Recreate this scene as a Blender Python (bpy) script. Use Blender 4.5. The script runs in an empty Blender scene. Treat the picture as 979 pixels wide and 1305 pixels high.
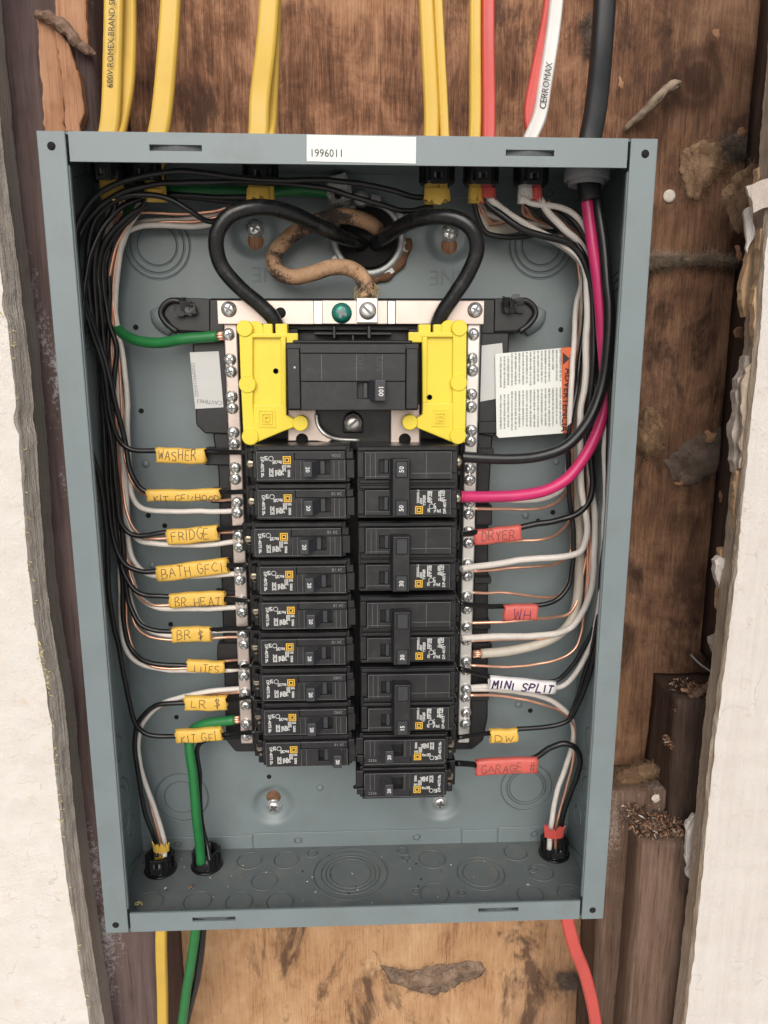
import bpy, bmesh, math, random
from mathutils import Vector, Matrix, noise as mnoise

random.seed(7)
SC = bpy.context.scene
COL = SC.collection

# ------------------------------------------------------------------ camera
F_PX = 941.87
IMG_W, IMG_H = 979.0, 1305.0
PITCH, ROLL, YAW = -0.20424, -0.00118, -0.04015
CAM = Vector((-0.0001, -0.46615, 0.13825))
ROT = Matrix.Rotation(YAW, 3, 'Z') @ Matrix.Rotation(ROLL, 3, 'Y') @ Matrix.Rotation(PITCH, 3, 'X')
cam_d = bpy.data.cameras.new('camera')
cam_d.sensor_fit = 'HORIZONTAL'
cam_d.sensor_width = 36.0
cam_d.lens = 36.0 * F_PX / IMG_W
cam_d.clip_start = 0.01
cam_d.clip_end = 100.0
cam = bpy.data.objects.new('camera', cam_d)
COL.objects.link(cam)
mw = (ROT @ Matrix.Rotation(math.radians(90), 3, 'X')).to_4x4()
mw.translation = CAM
cam.matrix_world = mw
SC.camera = cam

# ------------------------------------------------------------------ sky and sun (bright overcast day, open air behind the camera)
SUN_EL, SUN_AZ = 33.0, 6.0      # azimuth: degrees to the left of straight out from the wall
SUN_STRENGTH, SUN_ANGLE = 1.3, 58.0
SKY_STRENGTH, SKY_SAT = 0.085, 0.55
EXPOSURE = 0.40
world = bpy.data.worlds.new('World')
SC.world = world
world.use_nodes = True
wn = world.node_tree
wn.nodes.clear()
w_out = wn.nodes.new('ShaderNodeOutputWorld')
w_bg = wn.nodes.new('ShaderNodeBackground')
w_hs = wn.nodes.new('ShaderNodeHueSaturation')
w_sky = wn.nodes.new('ShaderNodeTexSky')
w_sky.sky_type = 'NISHITA'
w_sky.sun_disc = False
w_sky.sun_elevation = math.radians(SUN_EL)
w_sky.sun_rotation = math.radians(180.0 + SUN_AZ)
w_sky.dust_density = 4.0
w_sky.ozone_density = 1.0
w_hs.inputs['Saturation'].default_value = SKY_SAT
w_bg.inputs['Strength'].default_value = SKY_STRENGTH
wn.links.new(w_sky.outputs['Color'], w_hs.inputs['Color'])
wn.links.new(w_hs.outputs['Color'], w_bg.inputs['Color'])
wn.links.new(w_bg.outputs['Background'], w_out.inputs['Surface'])
sun_d = bpy.data.lights.new('sun', 'SUN')
sun_d.energy = SUN_STRENGTH
sun_d.angle = math.radians(SUN_ANGLE)
sun_d.color = (1.0, 0.975, 0.94)
sun = bpy.data.objects.new('sun', sun_d)
COL.objects.link(sun)
el, az = math.radians(SUN_EL), math.radians(SUN_AZ)
to_sun = Vector((-math.sin(az) * math.cos(el), -math.cos(az) * math.cos(el), math.sin(el)))
sun.rotation_euler = to_sun.to_track_quat('Z', 'Y').to_euler()
vs = SC.view_settings
vs.view_transform = 'Standard'
vs.look = 'None'
vs.gamma = 1.0
vs.exposure = EXPOSURE
vs.use_curve_mapping = False
SC.cycles.max_bounces = 8
SC.cycles.use_denoising = True

# ------------------------------------------------------------------ measuring
def at(px, py, Y):
    """point of the plane y=Y that the photograph shows at pixel (px, py)"""
    d = ROT @ Vector(((px - IMG_W / 2) / F_PX, 1.0, -(py - IMG_H / 2) / F_PX))
    return CAM + d * ((Y - CAM.y) / d.y)

BW, BH, BD = 0.181, 0.2662, 0.09     # half width, half height, depth of the enclosure
def inside(px, py, Y, r):
    """like at(), brought forward until it clears the side walls of the enclosure"""
    p = at(px, py, Y)
    lim = BW - 0.0018 - r
    while abs(p.x) > lim and Y > 0.004:
        Y -= 0.001
        p = at(px, py, Y)
    return p

# ------------------------------------------------------------------ materials
MATS = {}
def nt_new(name):
    m = bpy.data.materials.new(name)
    m.use_nodes = True
    n = m.node_tree
    b = n.nodes['Principled BSDF']
    return m, n, b
def N(n, t, **kw):
    x = n.nodes.new(t)
    for k, v in kw.items():
        if k in x.inputs: x.inputs[k].default_value = v
        else: setattr(x, k, v)
    return x
def ramp(n, stops):
    r = n.nodes.new('ShaderNodeValToRGB')
    e = r.color_ramp.elements
    e[0].position, e[0].color = stops[0][0], (*stops[0][1], 1)
    e[1].position, e[1].color = stops[-1][0], (*stops[-1][1], 1)
    for p, c in stops[1:-1]:
        k = e.new(p); k.color = (*c, 1)
    return r
def g(v): return (v, v, v)
def mixc(n, a, b, f, mode='MIX'):
    m = n.nodes.new('ShaderNodeMix'); m.data_type = 'RGBA'; m.blend_type = mode
    for s, v in ((m.inputs[6], a), (m.inputs[7], b), (m.inputs[0], f)):
        if hasattr(v, 'is_linked'): n.links.new(v, s)
        elif isinstance(v, (int, float)): s.default_value = v
        else: s.default_value = (*v, 1)
    return m.outputs[2]
def mmath(n, op, a, b=0.0, clamp=False):
    m = n.nodes.new('ShaderNodeMath'); m.operation = op; m.use_clamp = clamp
    for s, v in ((m.inputs[0], a), (m.inputs[1], b)):
        if hasattr(v, 'is_linked'): n.links.new(v, s)
        else: s.default_value = v
    return m.outputs[0]
def coords(n, scale=(1, 1, 1), kind='Object'):
    t = n.nodes.new('ShaderNodeTexCoord')
    m = n.nodes.new('ShaderNodeMapping'); m.inputs['Scale'].default_value = scale
    if kind == 'World':
        ge = n.nodes.new('ShaderNodeNewGeometry'); n.links.new(ge.outputs['Position'], m.inputs['Vector'])
    else:
        n.links.new(t.outputs[kind], m.inputs['Vector'])
    return m.outputs[0]
def noise(n, vec, scale, detail=4, rough=0.55, dist=0.0):
    x = N(n, 'ShaderNodeTexNoise', Scale=scale, Detail=detail, Roughness=rough, Distortion=dist)
    n.links.new(vec, x.inputs['Vector'])
    return x.outputs['Fac']
def bump(n, b, h, strength, dist):
    x = N(n, 'ShaderNodeBump', Strength=strength, Distance=dist)
    n.links.new(h, x.inputs['Height']); n.links.new(x.outputs[0], b.inputs['Normal'])

def simple(key, col, rough=0.5, metal=0.0, var=0.12, vscale=120, bstr=0.0, bdist=0.0003, bscale=600, spec=0.5, dirt=None, dscale=60, damt=0.5, rvar=0.1):
    m, n, b = nt_new(key)
    v = coords(n, kind='World')
    f = noise(n, v, vscale)
    c2 = tuple(max(0, c * (1 - var)) for c in col); c3 = tuple(min(1, c * (1 + var)) for c in col)
    r = ramp(n, [(0.3, c2), (0.7, c3)]); n.links.new(f, r.inputs[0])
    out = r.outputs[0]
    if dirt:
        f2 = noise(n, v, dscale, 6, 0.65)
        rr = ramp(n, [(0.52, g(0)), (0.72, g(damt))]); n.links.new(f2, rr.inputs[0])
        out = mixc(n, out, dirt, rr.outputs[0])
    n.links.new(out, b.inputs['Base Color'])
    rr2 = N(n, 'ShaderNodeMapRange'); rr2.inputs[3].default_value = max(0.03, rough - rvar); rr2.inputs[4].default_value = min(1, rough + rvar)
    n.links.new(f, rr2.inputs[0]); n.links.new(rr2.outputs[0], b.inputs['Roughness'])
    b.inputs['Metallic'].default_value = metal
    b.inputs['Specular IOR Level'].default_value = spec
    if key == 'paint':          # light scuffs and rubbed spots
        sc = noise(n, coords(n, (40, 40, 300), 'World'), 3.0, 3, 0.6, 2.5)
        rs = ramp(n, [(0.70, g(0)), (0.74, g(0.35))]); n.links.new(sc, rs.inputs[0])
        cc = mixc(n, out, (0.34, 0.37, 0.37), rs.outputs[0])
        sp = noise(n, v, 900, 2, 0.5)
        r9 = ramp(n, [(0.76, g(0)), (0.80, g(0.5))]); n.links.new(sp, r9.inputs[0])
        cc = mixc(n, cc, (0.42, 0.40, 0.36), r9.outputs[0])
        n.links.new(cc, b.inputs['Base Color'])
    if bstr: bump(n, b, noise(n, v, bscale, 3), bstr, bdist)
    MATS[key] = m
    return m

simple('paint', (0.182, 0.222, 0.230), 0.40, var=0.05, vscale=24, bstr=0.2, bdist=0.00025, bscale=700, dirt=(0.155, 0.165, 0.158), dscale=38, damt=0.45, rvar=0.12)
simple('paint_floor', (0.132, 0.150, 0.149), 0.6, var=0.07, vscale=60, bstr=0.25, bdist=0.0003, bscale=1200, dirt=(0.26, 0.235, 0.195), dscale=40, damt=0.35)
simple('paint_groove', (0.16, 0.186, 0.19), 0.5, var=0.1)
simple('dark_slot', (0.075, 0.085, 0.088), 0.6, var=0.25, vscale=400)
simple('hole', (0.006, 0.006, 0.006), 0.9)
simple('black_plastic', (0.011, 0.011, 0.012), 0.42, var=0.25, vscale=150, bstr=0.25, bdist=0.0002, bscale=2500, dirt=(0.055, 0.05, 0.047), dscale=90, damt=0.18)
simple('breaker_plastic', (0.0115, 0.0115, 0.0125), 0.40, var=0.2, vscale=180, bstr=0.3, bdist=0.00015, bscale=3000, dirt=(0.07, 0.065, 0.062), dscale=120, damt=0.2)
simple('breaker_face', (0.0145, 0.0145, 0.016), 0.46, var=0.2, vscale=180, bstr=0.35, bdist=0.00015, bscale=3000, dirt=(0.075, 0.07, 0.067), dscale=140, damt=0.22)
simple('handle_plastic', (0.036, 0.038, 0.043), 0.42, var=0.12, vscale=200, bstr=0.2, bdist=0.0001, bscale=3000)
simple('gloss_black', (0.007, 0.007, 0.0075), 0.25, var=0.2, vscale=100, dirt=(0.05, 0.046, 0.042), dscale=70, damt=0.2)
simple('print_white', (0.62, 0.62, 0.60), 0.6, var=0.1)
simple('print_grey', (0.20, 0.20, 0.205), 0.6, var=0.1)
simple('print_black', (0.03, 0.03, 0.03), 0.7)
simple('ink', (0.13, 0.085, 0.06), 0.8, var=0.3, vscale=300)
simple('ink_purple', (0.045, 0.018, 0.09), 0.7, var=0.2, vscale=300)
simple('emblem_yellow', (0.72, 0.42, 0.03), 0.5, var=0.08)
simple('shield_yellow', (0.76, 0.60, 0.045), 0.40, var=0.03, vscale=60, bstr=0.12, bdist=0.0002, bscale=1500)
simple('tag_yellow', (0.74, 0.46, 0.085), 0.5, var=0.07, vscale=90, bstr=0.15, bdist=0.0004, bscale=250, dirt=(0.55, 0.30, 0.03), dscale=90, damt=0.3)
simple('tag_red', (0.57, 0.110, 0.092), 0.5, var=0.06, vscale=90, bstr=0.15, bdist=0.0004, bscale=250)
simple('tag_white', (0.74, 0.72, 0.72), 0.5, var=0.03, vscale=90, bstr=0.1, bdist=0.0004, bscale=250)
simple('wire_black', (0.0075, 0.0078, 0.0085), 0.33, var=0.25, vscale=90, dirt=(0.05, 0.047, 0.045), dscale=160, damt=0.18, bstr=0.15, bdist=0.0002, bscale=900)
simple('cable_black', (0.008, 0.008, 0.0085), 0.28, var=0.2, vscale=60, dirt=(0.075, 0.07, 0.065), dscale=90, damt=0.35, bstr=0.3, bdist=0.0006, bscale=220)
simple('wire_white', (0.66, 0.615, 0.565), 0.42, var=0.05, vscale=80, dirt=(0.42, 0.36, 0.30), dscale=70, damt=0.35)
simple('wire_old_white', (0.50, 0.455, 0.38), 0.5, var=0.08, vscale=80, dirt=(0.3, 0.25, 0.19), dscale=80, damt=0.4)
simple('wire_green', (0.018, 0.165, 0.045), 0.38, var=0.1, vscale=80)
simple('wire_pink', (0.53, 0.024, 0.130), 0.36, var=0.08, vscale=70)
simple('sheath_yellow', (0.61, 0.395, 0.065), 0.45, var=0.06, vscale=50, bstr=0.2, bdist=0.0008, bscale=90, dirt=(0.5, 0.30, 0.06), dscale=50, damt=0.3)
simple('sheath_red', (0.54, 0.080, 0.066), 0.45, var=0.06, vscale=50, bstr=0.2, bdist=0.0008, bscale=90)
simple('sheath_white', (0.68, 0.65, 0.62), 0.45, var=0.04, vscale=50, bstr=0.2, bdist=0.0008, bscale=90)
simple('sheath_black', (0.009, 0.0092, 0.010), 0.5, var=0.2, vscale=40, bstr=0.3, bdist=0.001, bscale=60, dirt=(0.05, 0.044, 0.04), dscale=60, damt=0.2)
simple('kraft', (0.42, 0.31, 0.15), 0.8, var=0.2, vscale=200)
simple('copper', (0.92, 0.50, 0.35), 0.33, 0.8, var=0.12, vscale=150)
simple('tin', (0.72, 0.70, 0.66), 0.36, 0.75, var=0.06, vscale=140, bstr=0.12, bdist=0.0002, bscale=700)
simple('tin_pink', (0.60, 0.505, 0.455), 0.38, 0.7, var=0.08, vscale=90, bstr=0.15, bdist=0.0002, bscale=700)
simple('zinc', (0.86, 0.86, 0.84), 0.26, 0.85, var=0.1, vscale=300, bstr=0.2, bdist=0.0002, bscale=900)
simple('screw_slot', (0.16, 0.165, 0.17), 0.45, 0.7)
simple('brass', (0.72, 0.60, 0.42), 0.3, 1.0)
simple('screw_green', (0.02, 0.20, 0.155), 0.25, 0.35, var=0.15)
simple('cast_metal', (0.55, 0.54, 0.52), 0.5, 0.9, var=0.25, vscale=250, bstr=0.8, bdist=0.0008, bscale=500, dirt=(0.1, 0.09, 0.08), dscale=200, damt=0.6)
simple('ring_metal', (0.46, 0.47, 0.47), 0.5, 0.55, var=0.18, vscale=120, bstr=0.4, bdist=0.0005, bscale=300, dirt=(0.14, 0.12, 0.11), dscale=120, damt=0.5)
simple('rust', (0.17, 0.085, 0.045), 0.9, 0.0, var=0.35, vscale=250, bstr=0.6, bdist=0.0006, bscale=500)
simple('pvc_grey', (0.235, 0.235, 0.245), 0.5, var=0.06, vscale=120, bstr=0.2, bdist=0.0004, bscale=500)
simple('sticker', (0.72, 0.735, 0.70), 0.5, var=0.03, vscale=30)
simple('sticker_grey', (0.52, 0.52, 0.505), 0.5, var=0.04, vscale=60)
simple('warn_orange', (0.62, 0.13, 0.045), 0.5, var=0.05)
simple('shaving', (0.34, 0.18, 0.10), 0.85, var=0.3, vscale=300)
simple('pale_scrap', (0.60, 0.54, 0.47), 0.9, var=0.15, vscale=300)
simple('fiber_yellow', (0.68, 0.58, 0.26), 0.9, var=0.2, vscale=200)
simple('galvanized', (0.30, 0.31, 0.31), 0.5, 0.7, var=0.2)

def wood(key, dark, mid, light, grain=(55, 55, 3.0), big=5.0, stain=None, stain_ramp=(0.5, 0.62), stain_amt=0.8, rough=0.8, bstr=0.5, bdist=0.0012, streak=1.0, scuff=None, sc_ramp=(0.62, 0.70), sc_scale=(20, 20, 6)):
    m, n, b = nt_new(key)
    v = coords(n, kind='World')
    vg = coords(n, grain, 'World')
    f1 = noise(n, vg, 4.0, 8, 0.62, 0.8)
    f2 = noise(n, coords(n, (grain[0] * 4, grain[1] * 4, grain[2] * 2.0), 'World'), 4.0, 6, 0.7)
    f3 = noise(n, v, big, 5, 0.6, 0.5)
    mixf = mmath(n, 'ADD', mmath(n, 'MULTIPLY', f1, 0.55 * streak), mmath(n, 'ADD', mmath(n, 'MULTIPLY', f3, 0.85 - 0.35 * streak), mmath(n, 'MULTIPLY', f2, 0.40)))
    mixf = mmath(n, 'SUBTRACT', mixf, 0.07)
    r = ramp(n, [(0.40, dark), (0.58, mid), (0.78, light)]); n.links.new(mixf, r.inputs[0])
    out = r.outputs[0]
    if stain:
        f4 = noise(n, coords(n, (1, 1, 0.45), 'World'), 9.0, 7, 0.65, 0.6)
        rr = ramp(n, [(stain_ramp[0], g(0)), (stain_ramp[1], g(stain_amt))]); n.links.new(f4, rr.inputs[0])
        out = mixc(n, out, stain, rr.outputs[0])
    if scuff:
        f5 = mmath(n, 'ADD', mmath(n, 'MULTIPLY', noise(n, coords(n, sc_scale, 'World'), 1.0, 3), 0.65), mmath(n, 'MULTIPLY', noise(n, v, 330, 5, 0.75), 0.42))
        rr = ramp(n, [(sc_ramp[0], g(0)), (sc_ramp[1], g(0.85))]); n.links.new(f5, rr.inputs[0])
        out = mixc(n, out, scuff, rr.outputs[0])
    rp = ramp(n, [(0.31, g(0.7)), (0.41, g(0.0))]); n.links.new(f2, rp.inputs[0])
    out = mixc(n, out, tuple(q * 0.45 for q in dark), rp.outputs[0])
    n.links.new(out, b.inputs['Base Color'])
    b.inputs['Roughness'].default_value = rough
    b.inputs['Specular IOR Level'].default_value = 0.25
    h = mmath(n, 'ADD', mmath(n, 'MULTIPLY', f1, 0.6), mmath(n, 'MULTIPLY', f2, 0.5))
    bump(n, b, h, bstr, bdist)
    MATS[key] = m
    return m, n, b, out

wood('stud_painted', (0.048, 0.031, 0.029), (0.085, 0.056, 0.052), (0.14, 0.098, 0.092), grain=(30, 30, 2.0), big=7, scuff=(0.36, 0.34, 0.35), sc_ramp=(0.625, 0.69), stain=(0.03, 0.02, 0.02), stain_ramp=(0.58, 0.72), stain_amt=0.6, bstr=0.35)
wood('raw_wood', (0.20, 0.088, 0.045), (0.36, 0.175, 0.095), (0.50, 0.28, 0.17), grain=(70, 70, 2.5), big=12, bstr=0.8, bdist=0.002, stain=(0.13, 0.06, 0.035), stain_ramp=(0.56, 0.68))
wood('stick_wood', (0.085, 0.05, 0.035), (0.17, 0.105, 0.075), (0.27, 0.18, 0.13), grain=(60, 60, 60), big=14, bstr=0.7)
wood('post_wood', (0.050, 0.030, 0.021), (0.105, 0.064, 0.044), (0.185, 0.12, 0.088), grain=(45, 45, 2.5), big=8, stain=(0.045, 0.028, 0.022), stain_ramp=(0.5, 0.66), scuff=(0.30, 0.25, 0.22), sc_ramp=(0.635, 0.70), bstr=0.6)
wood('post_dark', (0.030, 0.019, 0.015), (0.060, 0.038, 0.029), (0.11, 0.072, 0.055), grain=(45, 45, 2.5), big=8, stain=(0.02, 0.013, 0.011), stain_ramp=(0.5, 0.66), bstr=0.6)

def plywood():
    m, n, b = nt_new('plywood')
    v = coords(n, kind='World')
    sep = n.nodes.new('ShaderNodeSeparateXYZ'); n.links.new(v, sep.inputs[0])
    x, z = sep.outputs[0], sep.outputs[2]
    f1 = noise(n, coords(n, (58, 58, 2.4), 'World'), 4.0, 9, 0.66, 1.4)
    f2 = noise(n, coords(n, (330, 330, 11), 'World'), 4.0, 5, 0.75)
    f3 = noise(n, v, 6.5, 7, 0.66, 0.9)
    f5 = noise(n, coords(n, (1, 1, 0.6), 'World'), 34.0, 8, 0.72, 0.8)
    k = mmath(n, 'ADD', mmath(n, 'ADD', mmath(n, 'MULTIPLY', f1, 0.27), mmath(n, 'MULTIPLY', f5, 0.48)), mmath(n, 'ADD', mmath(n, 'MULTIPLY', f3, 0.62), mmath(n, 'MULTIPLY', f2, 0.34)))
    k = mmath(n, 'SUBTRACT', k, 0.21)
    warm = ramp(n, [(0.44, (0.19, 0.095, 0.047)), (0.58, (0.42, 0.235, 0.12)), (0.78, (0.57, 0.365, 0.205))]); n.links.new(k, warm.inputs[0])
    dark = ramp(n, [(0.46, (0.045, 0.024, 0.016)), (0.60, (0.14, 0.073, 0.043)), (0.78, (0.29, 0.165, 0.10))]); n.links.new(k, dark.inputs[0])
    brown = ramp(n, [(0.48, (0.055, 0.027, 0.018)), (0.60, (0.175, 0.083, 0.047)), (0.70, (0.36, 0.185, 0.105)), (0.82, (0.47, 0.27, 0.16))]); n.links.new(k, brown.inputs[0])
    # old water stain over the right third and the upper half
    nx = mmath(n, 'ADD', x, mmath(n, 'MULTIPLY', mmath(n, 'SUBTRACT', f3, 0.5), 0.26))
    rx = N(n, 'ShaderNodeMapRange'); rx.inputs[1].default_value = 0.15; rx.inputs[2].default_value = 0.25; n.links.new(nx, rx.inputs[0])
    nz = mmath(n, 'ADD', z, mmath(n, 'MULTIPLY', mmath(n, 'SUBTRACT', f3, 0.5), 0.3))
    rz = N(n, 'ShaderNodeMapRange'); rz.inputs[1].default_value = -0.22; rz.inputs[2].default_value = 0.1; n.links.new(nz, rz.inputs[0])
    c = mixc(n, warm.outputs[0], brown.outputs[0], rz.outputs[0])
    c = mixc(n, c, dark.outputs[0], rx.outputs[0])
    f4 = noise(n, coords(n, (1, 1, 0.5), 'World'), 15.0, 8, 0.7, 0.5)
    r4 = ramp(n, [(0.54, g(0)), (0.62, g(0.8))]); n.links.new(f4, r4.inputs[0])
    c = mixc(n, c, (0.060, 0.032, 0.023), r4.outputs[0])
    rp = ramp(n, [(0.30, g(0.75)), (0.40, g(0.0))]); n.links.new(f2, rp.inputs[0])
    c = mixc(n, c, (0.035, 0.018, 0.012), rp.outputs[0])
    kp = at(889, 100, 0.18)
    dx_ = mmath(n, 'MULTIPLY', mmath(n, 'SUBTRACT', x, kp.x), 1.25)
    dz_ = mmath(n, 'SUBTRACT', z, kp.z)
    dd = mmath(n, 'SQRT', mmath(n, 'ADD', mmath(n, 'MULTIPLY', dx_, dx_), mmath(n, 'MULTIPLY', dz_, dz_)))
    dd = mmath(n, 'ADD', dd, mmath(n, 'MULTIPLY', mmath(n, 'SUBTRACT', f5, 0.5), 0.016))
    rk = ramp(n, [(0.012, g(0.75)), (0.017, g(0.35)), (0.021, g(0.85)), (0.030, g(0.0))]); n.links.new(dd, rk.inputs[0])
    c = mixc(n, c, (0.040, 0.019, 0.012), rk.outputs[0])
    f6 = noise(n, coords(n, (1, 1, 0.35), 'World'), 19.0, 8, 0.7, 1.0)
    r6 = ramp(n, [(0.50, g(0)), (0.62, g(0.85))]); n.links.new(f6, r6.inputs[0])
    c = mixc(n, c, (0.022, 0.013, 0.010), mmath(n, 'MULTIPLY', r6.outputs[0], rx.outputs[0]))
    n.links.new(c, b.inputs['Base Color'])
    b.inputs['Roughness'].default_value = 0.85
    b.inputs['Specular IOR Level'].default_value = 0.2
    bump(n, b, mmath(n, 'ADD', mmath(n, 'MULTIPLY', f1, 0.6), mmath(n, 'MULTIPLY', f2, 0.5)), 0.55, 0.002)
    MATS['plywood'] = m
plywood()

def plaster(key, c1, c2, edge, streak):
    m, n, b = nt_new(key)
    v = coords(n, kind='World')
    f = noise(n, v, 22, 7, 0.65)
    f2 = noise(n, v, 420, 4, 0.7)
    f3 = noise(n, coords(n, streak, 'World'), 6.0, 5, 0.6)
    r = ramp(n, [(0.3, c1), (0.7, c2)]); n.links.new(mmath(n, 'ADD', mmath(n, 'MULTIPLY', f, 0.5), mmath(n, 'MULTIPLY', f3, 0.5)), r.inputs[0])
    f4 = noise(n, v, 48, 8, 0.75)
    r4 = ramp(n, [(0.57, g(0)), (0.70, g(0.6))]); n.links.new(f4, r4.inputs[0])
    c = mixc(n, r.outputs[0], edge, r4.outputs[0])
    vr = N(n, 'ShaderNodeTexVoronoi', Scale=13.0); vr.feature = 'DISTANCE_TO_EDGE'
    wv = n.nodes.new('ShaderNodeMix'); wv.data_type = 'VECTOR'; wv.inputs[0].default_value = 0.06
    nz_ = N(n, 'ShaderNodeTexNoise', Scale=30.0, Detail=4.0); n.links.new(v, nz_.inputs['Vector'])
    n.links.new(v, wv.inputs[4]); n.links.new(nz_.outputs['Color'], wv.inputs[5]); n.links.new(wv.outputs[1], vr.inputs['Vector'])
    rc = ramp(n, [(0.0, g(0.5)), (0.006, g(0.0))]); n.links.new(vr.outputs['Distance'], rc.inputs[0])
    fcr = mmath(n, 'MULTIPLY', rc.outputs[0], mmath(n, 'GREATER_THAN', f, 0.53))
    c = mixc(n, c, tuple(q * 0.55 for q in c1), fcr)
    n.links.new(c, b.inputs['Base Color'])
    b.inputs['Roughness'].default_value = 0.9
    b.inputs['Specular IOR Level'].default_value = 0.2
    h = mmath(n, 'ADD', mmath(n, 'MULTIPLY', f3, 1.0), mmath(n, 'ADD', mmath(n, 'MULTIPLY', f2, 0.45), mmath(n, 'MULTIPLY', f4, 1.2)))
    bump(n, b, h, 0.5, 0.004)
    MATS[key] = m
plaster('stucco', (0.655, 0.61, 0.555), (0.745, 0.71, 0.665), (0.62, 0.47, 0.33), (10, 10, 10))
plaster('stucco_edge', (0.33, 0.285, 0.245), (0.46, 0.415, 0.37), (0.20, 0.165, 0.135), (70, 70, 2))
plaster('board_white', (0.60, 0.545, 0.50), (0.69, 0.645, 0.605), (0.48, 0.40, 0.34), (40, 40, 1.5))
plaster('board_edge', (0.34, 0.26, 0.19), (0.52, 0.44, 0.35), (0.55, 0.50, 0.45), (40, 40, 8))
plaster('torn_paper', (0.40, 0.33, 0.28), (0.58, 0.52, 0.47), (0.28, 0.20, 0.15), (60, 60, 20))
simple('tan_paper', (0.47, 0.315, 0.19), 0.9, var=0.18, vscale=90, bstr=0.5, bdist=0.001, bscale=150)
simple('wool_tan', (0.30, 0.195, 0.120), 1.0, var=0.25, vscale=70, bstr=0.5, bdist=0.0012, bscale=220, spec=0.1, dirt=(0.2, 0.13, 0.09), dscale=60, damt=0.6)
simple('wool_grey', (0.17, 0.13, 0.105), 1.0, var=0.3, vscale=70, bstr=0.5, bdist=0.0012, bscale=220, spec=0.1, dirt=(0.10, 0.07, 0.055), dscale=60, damt=0.6)
simple('web_grey', (0.25, 0.175, 0.125), 1.0, var=0.3, vscale=90, bstr=0.8, bdist=0.001, bscale=300, spec=0.1, dirt=(0.14, 0.10, 0.08), dscale=80, damt=0.7)
simple('sock_grey', (0.30, 0.235, 0.175), 1.0, var=0.3, vscale=90, bstr=0.8, bdist=0.002, bscale=150, spec=0.1, dirt=(0.14, 0.10, 0.075), dscale=50, damt=0.7)

def old_cloth():
    m, n, b = nt_new('old_cable')
    v = coords(n, kind='World')
    f = noise(n, v, 42, 4, 0.6, 0.6)
    f2 = noise(n, v, 700, 6, 0.8)
    k = mmath(n, 'ADD', mmath(n, 'MULTIPLY', f, 0.72), mmath(n, 'MULTIPLY', f2, 0.34))
    r = ramp(n, [(0.43, (0.03, 0.022, 0.017)), (0.475, (0.11, 0.07, 0.046)), (0.515, (0.38, 0.225, 0.125)), (0.66, (0.52, 0.335, 0.20))]); n.links.new(k, r.inputs[0])
    n.links.new(r.outputs[0], b.inputs['Base Color'])
    b.inputs['Roughness'].default_value = 0.85
    bump(n, b, k, 0.7, 0.0012)
    MATS['old_cable'] = m
old_cloth()

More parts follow.
